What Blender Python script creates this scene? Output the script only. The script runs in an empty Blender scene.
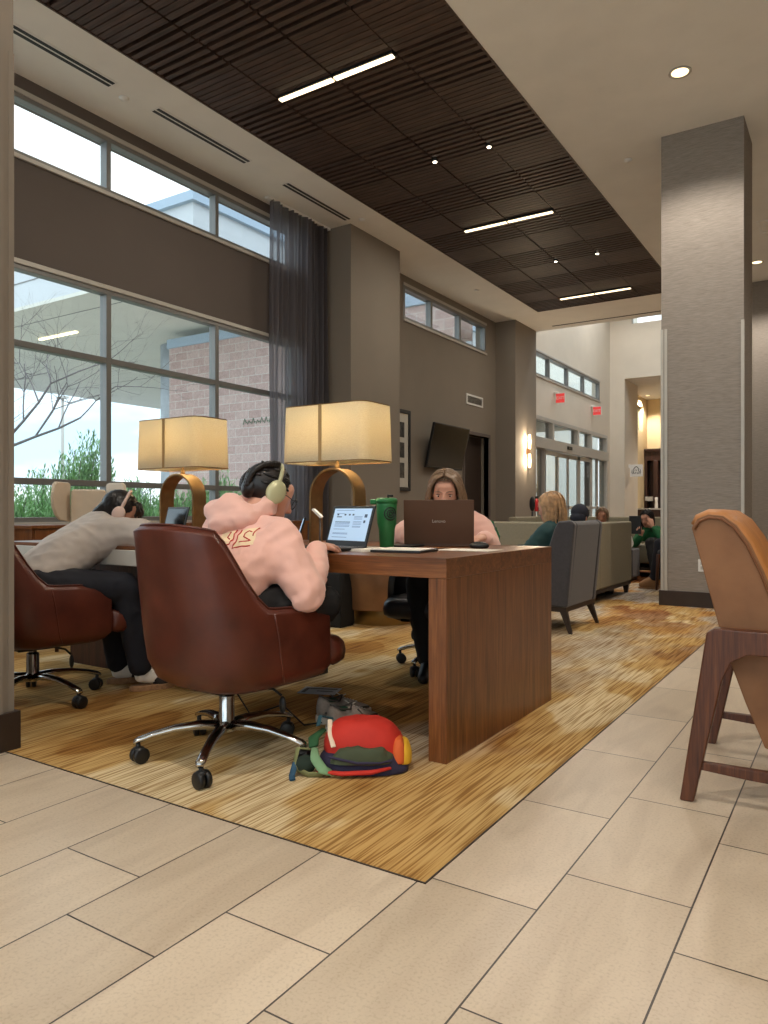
import bpy, bmesh, math, random
from mathutils import Vector, Matrix, noise
from mathutils.bvhtree import BVHTree
random.seed(7)
PI = math.pi
scene = bpy.context.scene
COL = scene.collection
V = Vector

# ------------------------------------------------------------------ materials
def lin(c):
    out = []
    for v in c[:3]:
        v = v / 255.0
        out.append(v / 12.92 if v <= 0.04045 else ((v + 0.055) / 1.055) ** 2.4)
    return (out[0], out[1], out[2], 1.0)

def new_mat(name):
    m = bpy.data.materials.new(name)
    m.use_nodes = True
    nt = m.node_tree
    b = nt.nodes.get('Principled BSDF')
    return m, nt, b

def N(nt, kind, **kw):
    n = nt.nodes.new(kind)
    for k, v in kw.items():
        setattr(n, k, v)
    return n

def coords(nt, scale=(1, 1, 1), rot=(0, 0, 0), loc=(0, 0, 0), src='Object'):
    tc = N(nt, 'ShaderNodeTexCoord')
    mp = N(nt, 'ShaderNodeMapping')
    mp.inputs['Scale'].default_value = scale
    mp.inputs['Rotation'].default_value = rot
    mp.inputs['Location'].default_value = loc
    nt.links.new(tc.outputs[src], mp.inputs['Vector'])
    return mp.outputs['Vector']

def ramp(nt, fac, stops):
    r = N(nt, 'ShaderNodeValToRGB')
    cr = r.color_ramp
    while len(cr.elements) < len(stops):
        cr.elements.new(0.5)
    for e, (p, c) in zip(cr.elements, stops):
        e.position = p
        e.color = c
    nt.links.new(fac, r.inputs['Fac'])
    return r.outputs['Color']

def mixc(nt, a, b, fac, mode='MIX'):
    m = N(nt, 'ShaderNodeMix', data_type='RGBA', blend_type=mode)
    for sock, v in ((m.inputs[6], a), (m.inputs[7], b), (m.inputs[0], fac)):
        if isinstance(v, (tuple, list, float, int)):
            sock.default_value = v
        else:
            nt.links.new(v, sock)
    return m.outputs[2]

def bump(nt, b, height, strength=0.2, dist=0.002):
    bp = N(nt, 'ShaderNodeBump')
    bp.inputs['Strength'].default_value = strength
    bp.inputs['Distance'].default_value = dist
    nt.links.new(height, bp.inputs['Height'])
    nt.links.new(bp.outputs['Normal'], b.inputs['Normal'])

def plain(name, rgb, rough=0.6, metal=0.0, var=0.08, nscale=12.0, bmp=0.0, bscale=150.0, sheen=0.0, coat=0.0, spec=0.5, scale=(1, 1, 1)):
    """procedural material: a colour with slight mottling and an optional fine bump"""
    m, nt, b = new_mat(name)
    c = lin(rgb)
    vec = coords(nt, scale)
    nz = N(nt, 'ShaderNodeTexNoise')
    nz.inputs['Scale'].default_value = nscale
    nz.inputs['Detail'].default_value = 4
    nt.links.new(vec, nz.inputs['Vector'])
    lo = tuple(max(0, v * (1 - var)) for v in c[:3]) + (1,)
    hi = tuple(min(1, v * (1 + var)) for v in c[:3]) + (1,)
    nt.links.new(ramp(nt, nz.outputs['Fac'], [(0.3, lo), (0.7, hi)]), b.inputs['Base Color'])
    b.inputs['Roughness'].default_value = rough
    b.inputs['Metallic'].default_value = metal
    b.inputs['Specular IOR Level'].default_value = spec
    if sheen: b.inputs['Sheen Weight'].default_value = sheen
    if coat:
        b.inputs['Coat Weight'].default_value = coat
        b.inputs['Coat Roughness'].default_value = 0.2
    if bmp:
        n2 = N(nt, 'ShaderNodeTexNoise')
        n2.inputs['Scale'].default_value = bscale
        nt.links.new(vec, n2.inputs['Vector'])
        bump(nt, b, n2.outputs['Fac'], bmp)
    return m

def wood(name, dark, mid, light, axis='Z', rough=0.4, scale=1.0, coat=0.0):
    m, nt, b = new_mat(name)
    st = {'X': (1.2, 22, 22), 'Y': (22, 1.2, 22), 'Z': (22, 22, 1.2)}[axis]
    vec = coords(nt, tuple(v * scale for v in st))
    n1 = N(nt, 'ShaderNodeTexNoise'); n1.inputs['Scale'].default_value = 1.6; n1.inputs['Detail'].default_value = 7; n1.inputs['Distortion'].default_value = 1.0
    nt.links.new(vec, n1.inputs['Vector'])
    vec2 = coords(nt, tuple(v * scale * 4 for v in st))
    n2 = N(nt, 'ShaderNodeTexNoise'); n2.inputs['Scale'].default_value = 2.0; n2.inputs['Detail'].default_value = 3
    nt.links.new(vec2, n2.inputs['Vector'])
    base = ramp(nt, n1.outputs['Fac'], [(0.3, lin(dark)), (0.5, lin(mid)), (0.72, lin(light))])
    fine = ramp(nt, n2.outputs['Fac'], [(0.35, (0.72, 0.70, 0.68, 1)), (0.6, (1, 1, 1, 1))])
    nt.links.new(mixc(nt, base, fine, 1.0, 'MULTIPLY'), b.inputs['Base Color'])
    b.inputs['Roughness'].default_value = rough
    if coat:
        b.inputs['Coat Weight'].default_value = coat
        b.inputs['Coat Roughness'].default_value = 0.25
    bump(nt, b, n2.outputs['Fac'], 0.08)
    return m

def emit(name, rgb, strength):
    m, nt, b = new_mat(name)
    b.inputs['Base Color'].default_value = lin(rgb)
    b.inputs['Emission Color'].default_value = lin(rgb)
    b.inputs['Emission Strength'].default_value = strength
    return m

def glass_mat(name, tint=(0.93, 0.97, 0.97, 1), refl=0.06):
    m, nt, b = new_mat(name)
    nt.nodes.remove(b)
    out = nt.nodes['Material Output']
    tr = N(nt, 'ShaderNodeBsdfTransparent'); tr.inputs['Color'].default_value = tint
    gl = N(nt, 'ShaderNodeBsdfGlossy'); gl.inputs['Roughness'].default_value = 0.02
    lw = N(nt, 'ShaderNodeLayerWeight'); lw.inputs['Blend'].default_value = 0.15
    ma = N(nt, 'ShaderNodeMath', operation='MULTIPLY_ADD'); ma.inputs[1].default_value = 0.35; ma.inputs[2].default_value = refl * 0.5
    nt.links.new(lw.outputs['Fresnel'], ma.inputs[0])
    mx = N(nt, 'ShaderNodeMixShader')
    nt.links.new(ma.outputs[0], mx.inputs[0])
    nt.links.new(tr.outputs[0], mx.inputs[1]); nt.links.new(gl.outputs[0], mx.inputs[2])
    nt.links.new(mx.outputs[0], out.inputs['Surface'])
    return m

M = {}
M['drywall'] = plain('ceiling_paint', (232, 229, 223), 0.85, var=0.03, nscale=3)
M['wall'] = plain('taupe_wall_paint', (134, 124, 112), 0.85, var=0.03, nscale=2, bmp=0.1, bscale=60)
M['wall_shaded'] = plain('shaded_wall_paint', (98, 89, 84), 0.85, var=0.03, nscale=2)  # same wall paint, darkened for the dim wall around the windows
M['wall_lit'] = plain('lit_wall_paint', (218, 208, 192), 0.85, var=0.03, nscale=2)  # same wall paint, lightened where atrium light falls
M['wall_cream'] = plain('warm_cream_paint', (214, 192, 150), 0.85, var=0.03, nscale=2)
M['frame'] = plain('grey_window_metal', (128, 128, 126), 0.4, 0.3, var=0.03)
M['frame_light'] = plain('satin_aluminium', (188, 184, 176), 0.45, 0.15, var=0.03)
M['glass'] = glass_mat('window_glass')
M['door_glass'] = glass_mat('door_glass', (0.85, 0.88, 0.88, 1), 0.12)
M['black'] = plain('black_plastic', (22, 22, 24), 0.45, var=0.1)
M['black_gloss'] = plain('black_gloss', (10, 10, 12), 0.12, var=0.05)
M['plenum'] = plain('plenum_black', (10, 9, 9), 0.9)
M['slat'] = wood('espresso_slat_wood', (54, 40, 35), (76, 58, 50), (98, 76, 65), 'X', 0.5)
M['chrome'] = plain('chrome', (200, 198, 195), 0.12, 1.0, var=0.03)
M['brass'] = plain('brushed_brass', (138, 108, 68), 0.42, 0.6, var=0.1, nscale=30)
M['bronze'] = plain('bronze_laminate', (135, 100, 72), 0.35, 0.35, var=0.2, nscale=5)
M['gold_plinth'] = plain('gold_plinth', (158, 128, 76), 0.35, 0.7, var=0.1)
M['walnut'] = wood('walnut_table', (92, 52, 23), (120, 71, 35), (140, 88, 47), 'Z', 0.38, 1.0, 0.15)
M['walnut_x'] = wood('walnut_table_horizontal', (92, 52, 23), (120, 71, 35), (140, 88, 47), 'X', 0.33, 1.0, 0.2)
M['walnut_dark'] = wood('dark_walnut', (40, 20, 14), (60, 32, 22), (78, 44, 30), 'Z', 0.45)
M['chairwood'] = wood('chair_walnut', (66, 31, 15), (90, 47, 24), (110, 62, 34), 'Z', 0.4, 1.5, 0.1)
M['espresso'] = plain('espresso_baseboard', (50, 38, 31), 0.5, var=0.1)
M['cafewood'] = wood('cafe_cabinet_wood', (45, 26, 20), (64, 38, 28), (80, 50, 38), 'Z', 0.45)
M['white'] = plain('white_enamel', (232, 230, 226), 0.5, var=0.02)
M['sign_red'] = emit('exit_sign_red', (226, 70, 70), 0.22)
M['stone_white'] = plain('pale_stone_laminate', (196, 194, 188), 0.35, var=0.05)
M['cream'] = plain('cream_leather', (205, 190, 170), 0.5, var=0.04, bmp=0.1)
M['charcoal'] = plain('charcoal_fabric', (66, 64, 68), 0.85, var=0.12, nscale=60, bmp=0.3, bscale=400, sheen=0.3)
M['sofa_fabric'] = plain('taupe_green_upholstery', (142, 135, 115), 0.8, var=0.06, nscale=40, bmp=0.2, bscale=300)
M['skin'] = plain('skin', (212, 158, 134), 0.5, var=0.05, nscale=8)
M['skin_tan'] = plain('tan_skin', (170, 118, 92), 0.5, var=0.05, nscale=8)
M['lip'] = plain('lips', (165, 92, 85), 0.45)
M['eye'] = plain('eye_white', (215, 210, 205), 0.3)
M['iris'] = plain('iris', (45, 38, 35), 0.2)
M['hair_black'] = plain('black_hair', (24, 18, 17), 0.38, var=0.3, nscale=40)
M['hair_brown'] = plain('light_brown_hair', (132, 106, 82), 0.42, var=0.3, nscale=22)
M['hair_blonde'] = plain('blonde_hair', (178, 140, 100), 0.42, var=0.4, nscale=26)
M['pink'] = plain('pink_fleece', (236, 186, 172), 0.9, var=0.05, nscale=10, bmp=0.25, bscale=250, sheen=0.3)
M['grey_tee'] = plain('pale_grey_cotton', (186, 178, 172), 0.9, var=0.04, nscale=10, bmp=0.15, bscale=250)
M['navy'] = plain('navy_trousers', (22, 24, 34), 0.85, var=0.15)
M['black_cloth'] = plain('black_cloth', (16, 16, 18), 0.85, var=0.2)
M['teal'] = plain('teal_cloth', (38, 70, 72), 0.85, var=0.1)
M['green_cloth'] = plain('green_fleece', (34, 104, 62), 0.85, var=0.1)
M['sock'] = plain('white_sock', (222, 216, 206), 0.9, var=0.04)
M['clog'] = plain('dark_clog_suede', (40, 34, 32), 0.85)
M['cork'] = plain('cork_sole', (150, 112, 78), 0.8, var=0.2, nscale=80)
M['boot'] = plain('tan_boot', (140, 100, 62), 0.7)

# wallcovering: fine horizontal weave
def wallcovering():
    m, nt, b = new_mat('linen_wallcovering')
    vec = coords(nt, (6, 6, 150))
    n1 = N(nt, 'ShaderNodeTexNoise'); n1.inputs['Scale'].default_value = 2.2; n1.inputs['Detail'].default_value = 5
    nt.links.new(vec, n1.inputs['Vector'])
    nt.links.new(ramp(nt, n1.outputs['Fac'], [(0.3, lin((126, 118, 110))), (0.7, lin((158, 149, 140)))]), b.inputs['Base Color'])
    b.inputs['Roughness'].default_value = 0.7
    bump(nt, b, n1.outputs['Fac'], 0.1, 0.001)
    return m
M['wallcover'] = wallcovering()

def leather(name, dark, light, rough=0.42, lines=None):
    m, nt, b = new_mat(name)
    vec = coords(nt)
    n1 = N(nt, 'ShaderNodeTexNoise'); n1.inputs['Scale'].default_value = 7; n1.inputs['Detail'].default_value = 6
    nt.links.new(vec, n1.inputs['Vector'])
    nt.links.new(ramp(nt, n1.outputs['Fac'], [(0.3, lin(dark)), (0.7, lin(light))]), b.inputs['Base Color'])
    b.inputs['Roughness'].default_value = rough
    vo = N(nt, 'ShaderNodeTexVoronoi'); vo.inputs['Scale'].default_value = 260
    nt.links.new(vec, vo.inputs['Vector'])
    bump(nt, b, vo.outputs['Distance'], 0.12, 0.001)
    return m
M['leather_red'] = leather('oxblood_leather', (70, 30, 21), (98, 46, 32), 0.36)
M['leather_tan'] = leather('tan_suede_leather', (122, 80, 48), (142, 98, 62), 0.6)
M['leather_camel'] = leather('camel_leather', (166, 106, 54), (188, 126, 68), 0.5)
M['leather_black'] = leather('black_leather', (26, 26, 30), (44, 44, 50), 0.3)

def tile_mat():
    m, nt, b = new_mat('stone_floor_tiles')
    tc = N(nt, 'ShaderNodeTexCoord')
    sp = N(nt, 'ShaderNodeSeparateXYZ'); nt.links.new(tc.outputs['Object'], sp.inputs[0])
    ax = N(nt, 'ShaderNodeMath', operation='ADD'); ax.inputs[1].default_value = -1.862 + 0.61 * 40
    ay = N(nt, 'ShaderNodeMath', operation='ADD'); ay.inputs[1].default_value = 0.636 + 0.305 * 61
    nt.links.new(sp.outputs['Y'], ax.inputs[0]); nt.links.new(sp.outputs['X'], ay.inputs[0])
    cb = N(nt, 'ShaderNodeCombineXYZ'); nt.links.new(ax.outputs[0], cb.inputs['X']); nt.links.new(ay.outputs[0], cb.inputs['Y'])
    br = N(nt, 'ShaderNodeTexBrick'); br.offset = 0.34; br.offset_frequency = 2
    br.inputs['Scale'].default_value = 1.0
    br.inputs['Brick Width'].default_value = 0.61
    br.inputs['Row Height'].default_value = 0.305
    br.inputs['Mortar Size'].default_value = 0.0022
    br.inputs['Mortar Smooth'].default_value = 0.0
    br.inputs['Color1'].default_value = lin((196, 180, 158))
    br.inputs['Color2'].default_value = lin((211, 195, 173))
    br.inputs['Mortar'].default_value = lin((58, 50, 44))
    nt.links.new(cb.outputs[0], br.inputs['Vector'])
    # veins: long soft bands that run with the tiles
    mp = N(nt, 'ShaderNodeMapping'); mp.inputs['Scale'].default_value = (7, 1.3, 1); mp.inputs['Rotation'].default_value = (0, 0, 0.12)
    nt.links.new(tc.outputs['Object'], mp.inputs['Vector'])
    n1 = N(nt, 'ShaderNodeTexNoise'); n1.inputs['Scale'].default_value = 1.3; n1.inputs['Detail'].default_value = 6; n1.inputs['Distortion'].default_value = 1.2
    nt.links.new(mp.outputs[0], n1.inputs['Vector'])
    veins = ramp(nt, n1.outputs['Fac'], [(0.3, (0.84, 0.82, 0.80, 1)), (0.6, (1, 1, 1, 1))])
    n2 = N(nt, 'ShaderNodeTexNoise'); n2.inputs['Scale'].default_value = 130; n2.inputs['Detail'].default_value = 3
    nt.links.new(tc.outputs['Object'], n2.inputs['Vector'])
    specks = ramp(nt, n2.outputs['Fac'], [(0.32, (0.8, 0.78, 0.76, 1)), (0.5, (1, 1, 1, 1))])
    c = mixc(nt, br.outputs['Color'], veins, 1.0, 'MULTIPLY')
    c = mixc(nt, c, specks, 0.7, 'MULTIPLY')
    nt.links.new(c, b.inputs['Base Color'])
    rr = N(nt, 'ShaderNodeMapRange'); rr.inputs['To Min'].default_value = 0.24; rr.inputs['To Max'].default_value = 0.40
    nt.links.new(n1.outputs['Fac'], rr.inputs['Value']); nt.links.new(rr.outputs[0], b.inputs['Roughness'])
    inv = N(nt, 'ShaderNodeMath', operation='SUBTRACT'); inv.inputs[0].default_value = 1.0
    nt.links.new(br.outputs['Fac'], inv.inputs[1])
    bump(nt, b, inv.outputs[0], 0.4, 0.001)
    return m
M['tile'] = tile_mat()

def carpet_mat():
    m, nt, b = new_mat('streaked_gold_carpet')
    rot = math.radians(11)
    # large blotches
    v1 = coords(nt, (1.1, 0.62, 1), (0, 0, rot))
    n1 = N(nt, 'ShaderNodeTexNoise'); n1.inputs['Scale'].default_value = 1.15; n1.inputs['Detail'].default_value = 3; n1.inputs['Roughness'].default_value = 0.55
    nt.links.new(v1, n1.inputs['Vector'])
    v2 = coords(nt, (1.0, 0.55, 1), (0, 0, rot), (5.3, 2.1, 0))
    n2 = N(nt, 'ShaderNodeTexNoise'); n2.inputs['Scale'].default_value = 1.0; n2.inputs['Detail'].default_value = 3
    nt.links.new(v2, n2.inputs['Vector'])
    gold = ramp(nt, n1.outputs['Fac'], [(0.0, lin((228, 216, 186))), (0.44, lin((218, 198, 158))), (0.465, lin((200, 168, 112))), (0.52, lin((192, 156, 98))), (0.56, lin((184, 146, 88))), (0.58, lin((158, 114, 58)))])
    for_r = gold.node.color_ramp; for_r.interpolation = 'LINEAR'
    # grey and rust areas farther into the room
    tc = N(nt, 'ShaderNodeTexCoord'); sp = N(nt, 'ShaderNodeSeparateXYZ'); nt.links.new(tc.outputs['Object'], sp.inputs[0])
    far = N(nt, 'ShaderNodeMapRange'); far.inputs['From Min'].default_value = 4.6; far.inputs['From Max'].default_value = 7.5; far.inputs['To Max'].default_value = 1.0
    nt.links.new(sp.outputs['Y'], far.inputs['Value'])
    odd = ramp(nt, n2.outputs['Fac'], [(0.0, lin((128, 74, 44))), (0.42, lin((140, 84, 46))), (0.47, lin((192, 146, 84))), (0.53, lin((186, 180, 172))), (0.60, lin((150, 140, 138)))])
    v3 = coords(nt, (2.4, 1.1, 1), (0, 0, rot), (1.3, 7.7, 0))
    n3 = N(nt, 'ShaderNodeTexNoise'); n3.inputs['Scale'].default_value = 1.1; n3.inputs['Detail'].default_value = 4
    nt.links.new(v3, n3.inputs['Vector'])
    pick = ramp(nt, n3.outputs['Fac'], [(0.40, (0, 0, 0, 1)), (0.47, (1, 1, 1, 1))])
    pm = N(nt, 'ShaderNodeMath', operation='MULTIPLY'); nt.links.new(pick, pm.inputs[0]); nt.links.new(far.outputs[0], pm.inputs[1])
    c = mixc(nt, gold, odd, pm.outputs[0])
    # soft grey drifts across the middle
    g = ramp(nt, n2.outputs['Fac'], [(0.57, (0, 0, 0, 1)), (0.66, (0.75, 0.75, 0.75, 1))])
    c = mixc(nt, c, lin((190, 178, 160)), g)
    # streaks
    vs = coords(nt, (120, 3.0, 1), (0, 0, rot))
    s1 = N(nt, 'ShaderNodeTexNoise'); s1.inputs['Scale'].default_value = 1.0; s1.inputs['Detail'].default_value = 1.0; s1.inputs['Roughness'].default_value = 0.5
    nt.links.new(vs, s1.inputs['Vector'])
    st = ramp(nt, s1.outputs['Fac'], [(0.38, (0.50, 0.40, 0.30, 1)), (0.46, (0.74, 0.67, 0.58, 1)), (0.53, (0.94, 0.92, 0.88, 1)), (0.62, (1.0, 1.0, 1.0, 1))])
    c = mixc(nt, c, st, 1.0, 'MULTIPLY')
    nt.links.new(c, b.inputs['Base Color'])
    b.inputs['Roughness'].default_value = 0.95
    b.inputs['Specular IOR Level'].default_value = 0.15
    f = N(nt, 'ShaderNodeTexNoise'); f.inputs['Scale'].default_value = 350
    nt.links.new(tc.outputs['Object'], f.inputs['Vector'])
    bump(nt, b, f.outputs['Fac'], 0.5, 0.003)
    return m
M['carpet'] = carpet_mat()

def brick_mat():
    m, nt, b = new_mat('split_face_block')
    tc = N(nt, 'ShaderNodeTexCoord')
    sp = N(nt, 'ShaderNodeSeparateXYZ'); nt.links.new(tc.outputs['Object'], sp.inputs[0])
    ad = N(nt, 'ShaderNodeMath', operation='ADD'); nt.links.new(sp.outputs['X'], ad.inputs[0]); nt.links.new(sp.outputs['Y'], ad.inputs[1])
    cb = N(nt, 'ShaderNodeCombineXYZ'); nt.links.new(ad.outputs[0], cb.inputs['X']); nt.links.new(sp.outputs['Z'], cb.inputs['Y'])
    br = N(nt, 'ShaderNodeTexBrick'); br.offset = 0.5
    br.inputs['Scale'].default_value = 1.0
    br.inputs['Brick Width'].default_value = 0.42; br.inputs['Row Height'].default_value = 0.205
    br.inputs['Mortar Size'].default_value = 0.008
    br.inputs['Color1'].default_value = lin((200, 170, 164)); br.inputs['Color2'].default_value = lin((216, 190, 184)); br.inputs['Mortar'].default_value = lin((222, 214, 208))
    nt.links.new(cb.outputs[0], br.inputs['Vector'])
    nz = N(nt, 'ShaderNodeTexNoise'); nz.inputs['Scale'].default_value = 18; nz.inputs['Detail'].default_value = 5
    nt.links.new(tc.outputs['Object'], nz.inputs['Vector'])
    sh = ramp(nt, nz.outputs['Fac'], [(0.3, (0.8, 0.8, 0.8, 1)), (0.7, (1, 1, 1, 1))])
    nt.links.new(mixc(nt, br.outputs['Color'], sh, 1.0, 'MULTIPLY'), b.inputs['Base Color'])
    b.inputs['Roughness'].default_value = 0.9
    return m
M['block'] = brick_mat()
M['canopy'] = plain('canopy_stucco', (224, 222, 212), 0.85, var=0.03, nscale=1.5)
M['canopy_face'] = plain('canopy_fascia', (206, 210, 214), 0.6, var=0.04, nscale=0.6)
M['concrete'] = plain('mottled_concrete', (188, 196, 206), 0.8, var=0.18, nscale=2.5)
M['cap_metal'] = plain('blue_grey_coping', (170, 188, 206), 0.5, var=0.03)
M['grass'] = plain('lawn', (200, 198, 186), 0.95, var=0.12, nscale=3)
M['juniper'] = plain('juniper_foliage', (150, 190, 132), 0.8, var=0.3, nscale=6)
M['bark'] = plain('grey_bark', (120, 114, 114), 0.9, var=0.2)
M['asphalt'] = plain('asphalt', (170, 170, 172), 0.9, var=0.1)

def curtain_mat():
    m, nt, b = new_mat('sheer_grey_curtain')
    out = nt.nodes['Material Output']
    b.inputs['Base Color'].default_value = lin((104, 101, 106))
    b.inputs['Roughness'].default_value = 0.85
    tl = N(nt, 'ShaderNodeBsdfTranslucent'); tl.inputs['Color'].default_value = lin((158, 154, 160))
    tr = N(nt, 'ShaderNodeBsdfTransparent')
    m1 = N(nt, 'ShaderNodeMixShader'); m1.inputs[0].default_value = 0.5
    nt.links.new(b.outputs[0], m1.inputs[1]); nt.links.new(tl.outputs[0], m1.inputs[2])
    m2 = N(nt, 'ShaderNodeMixShader'); m2.inputs[0].default_value = 0.36
    nt.links.new(m1.outputs[0], m2.inputs[1]); nt.links.new(tr.outputs[0], m2.inputs[2])
    nt.links.new(m2.outputs[0], out.inputs['Surface'])
    return m
M['curtain'] = curtain_mat()

def shade_mat():
    m, nt, b = new_mat('linen_lamp_shade')
    out = nt.nodes['Material Output']
    vec = coords(nt, (60, 60, 300))
    nz = N(nt, 'ShaderNodeTexNoise'); nz.inputs['Scale'].default_value = 2.0; nz.inputs['Detail'].default_value = 3
    nt.links.new(vec, nz.inputs['Vector'])
    c = ramp(nt, nz.outputs['Fac'], [(0.3, lin((222, 208, 176))), (0.7, lin((238, 228, 200)))])
    nt.links.new(c, b.inputs['Base Color']); b.inputs['Roughness'].default_value = 0.9
    tl = N(nt, 'ShaderNodeBsdfTranslucent'); nt.links.new(c, tl.inputs['Color'])
    m1 = N(nt, 'ShaderNodeMixShader'); m1.inputs[0].default_value = 0.45
    nt.links.new(b.outputs[0], m1.inputs[1]); nt.links.new(tl.outputs[0], m1.inputs[2])
    nt.links.new(m1.outputs[0], out.inputs['Surface'])
    return m
M['shade'] = shade_mat()
M['led'] = emit('warm_led', (255, 232, 190), 1.6)
M['down_lens'] = emit('downlight_lens', (255, 226, 176), 1.5)
M['bulb'] = emit('warm_bulb', (255, 226, 176), 3.5)
M['pin'] = emit('pin_light', (255, 240, 215), 5.0)

# ------------------------------------------------------------------ geometry helpers
class MB:
    """collects shapes and links them as one mesh object"""
    def __init__(self):
        self.v = []; self.f = []; self.mi = []
    def add(self, verts, faces, mi=0):
        o = len(self.v)
        self.v += [tuple(p) for p in verts]
        self.f += [tuple(i + o for i in fc) for fc in faces]
        self.mi += [mi] * len(faces)
        return self
    def box(self, x0, x1, y0, y1, z0, z1, mi=0):
        vs = [(x, y, z) for z in (z0, z1) for y in (y0, y1) for x in (x0, x1)]
        return self.add(vs, [(0, 2, 3, 1), (4, 5, 7, 6), (0, 1, 5, 4), (2, 6, 7, 3), (0, 4, 6, 2), (1, 3, 7, 5)], mi)
    def obox(self, c, ax, ay, az, mi=0):
        """box with centre c and half-axis vectors"""
        c, ax, ay, az = V(c), V(ax), V(ay), V(az)
        vs = [c + sx * ax + sy * ay + sz * az for sz in (-1, 1) for sy in (-1, 1) for sx in (-1, 1)]
        return self.add(vs, [(0, 2, 3, 1), (4, 5, 7, 6), (0, 1, 5, 4), (2, 6, 7, 3), (0, 4, 6, 2), (1, 3, 7, 5)], mi)
    def rings(self, rings, cap0=True, cap1=True, closed=True, mi=0):
        n = len(rings[0]); vs = [p for r in rings for p in r]; fs = []
        for i in range(len(rings) - 1):
            for j in range(n if closed else n - 1):
                k = (j + 1) % n
                fs.append((i * n + j, i * n + k, (i + 1) * n + k, (i + 1) * n + j))
        if cap0: fs.append(tuple(range(n))[::-1])
        if cap1: fs.append(tuple((len(rings) - 1) * n + j for j in range(n)))
        return self.add(vs, fs, mi)
    def tube(self, pts, rad, n=10, mi=0, flat=1.0):
        pts = [V(p) for p in pts]
        rs = rad if isinstance(rad, (list, tuple)) else [rad] * len(pts)
        rings = []; prev = None
        for i, p in enumerate(pts):
            d = (pts[min(i + 1, len(pts) - 1)] - pts[max(i - 1, 0)])
            if d.length < 1e-9: d = V((0, 0, 1))
            d.normalize()
            if prev is None:
                a = V((0, 0, 1)) if abs(d.z) < 0.9 else V((1, 0, 0))
                u = d.cross(a).normalized()
            else:
                u = (prev - d * prev.dot(d))
                if u.length < 1e-6: u = d.orthogonal()
                u.normalize()
            prev = u; w = d.cross(u)
            rings.append([p + rs[i] * (math.cos(t) * u + flat * math.sin(t) * w) for t in [2 * PI * k / n for k in range(n)]])
        return self.rings(rings, mi=mi)
    def lathe(self, prof, c=(0, 0, 0), n=24, mi=0):
        rings = [[(c[0] + r * math.cos(2 * PI * k / n), c[1] + r * math.sin(2 * PI * k / n), c[2] + z) for k in range(n)] for r, z in prof]
        return self.rings(rings, mi=mi)
    def ell(self, c, rx, ry, rz, R=None, n=16, m=10, mi=0):
        c = V(c); vs = []; fs = []
        for i in range(m + 1):
            th = PI * i / m
            for j in range(n):
                ph = 2 * PI * j / n
                p = V((rx * math.sin(th) * math.cos(ph), ry * math.sin(th) * math.sin(ph), rz * math.cos(th)))
                if R is not None: p = R @ p
                vs.append(c + p)
        for i in range(m):
            for j in range(n):
                k = (j + 1) % n
                if i == 0: fs.append((j, n + j, n + k))
                elif i == m - 1: fs.append((i * n + j, (i + 1) * n + j, i * n + k))
                else: fs.append((i * n + j, (i + 1) * n + j, (i + 1) * n + k, i * n + k))
        return self.add(vs, fs, mi)
    def prism(self, poly, fn, t0, t1, mi=0):
        """outline extruded: fn(a, b, t) -> xyz"""
        return self.rings([[fn(a, b, t0) for a, b in poly], [fn(a, b, t1) for a, b in poly]], mi=mi)
    def build(self, name, mat, parent=None, smooth=False, bevel=0.0, off=None, subsurf=0, seg=2):
        me = bpy.data.meshes.new(name)
        o = V(off) if off is not None else (world_loc(parent) if parent is not None else V((0, 0, 0)))
        me.from_pydata([(p[0] - o.x, p[1] - o.y, p[2] - o.z) for p in self.v], [], self.f)
        mats = mat if isinstance(mat, (list, tuple)) else [mat]
        for m in mats: me.materials.append(m)
        for p, i in zip(me.polygons, self.mi):
            p.material_index = i; p.use_smooth = smooth
        bm = bmesh.new(); bm.from_mesh(me)
        bmesh.ops.recalc_face_normals(bm, faces=bm.faces)
        bm.to_mesh(me); bm.free()
        me.update()
        ob = bpy.data.objects.new(name, me)
        COL.objects.link(ob)
        if parent is not None: ob.parent = parent
        else: ob.location = o
        if bevel:
            md = ob.modifiers.new('bevel', 'BEVEL'); md.width = bevel; md.segments = seg; md.limit_method = 'ANGLE'; md.angle_limit = math.radians(40)
            if smooth is False:
                for p in me.polygons: p.use_smooth = True
                md.harden_normals = True
        if subsurf:
            md = ob.modifiers.new('subdivision', 'SUBSURF'); md.levels = subsurf; md.render_levels = subsurf
        return ob

def world_loc(o):
    p = V((0, 0, 0))
    while o is not None:
        p += V(o.location); o = o.parent
    return p

def tag(o, label=None, cat=None, group=None, kind=None):
    if label: o['label'] = label
    if cat: o['category'] = cat
    if group: o['group'] = group
    if kind: o['kind'] = kind
    return o

def thing(name, loc, label, cat, group=None, rz=0.0):
    o = bpy.data.objects.new(name, None); COL.objects.link(o)
    o.empty_display_size = 0.1
    o.location = loc; o.rotation_euler = (0, 0, rz)
    return tag(o, label, cat, group)

def struct(mb, name, mat, parent=None, **kw):
    o = mb.build(name, mat, parent, **kw)
    if parent is None: o['kind'] = 'structure'
    return o

def copy_tree(o, parent=None):
    c = o.copy(); COL.objects.link(c)
    if parent is not None: c.parent = parent
    for ch in list(o.children):
        copy_tree(ch, c)
    return c

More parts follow.
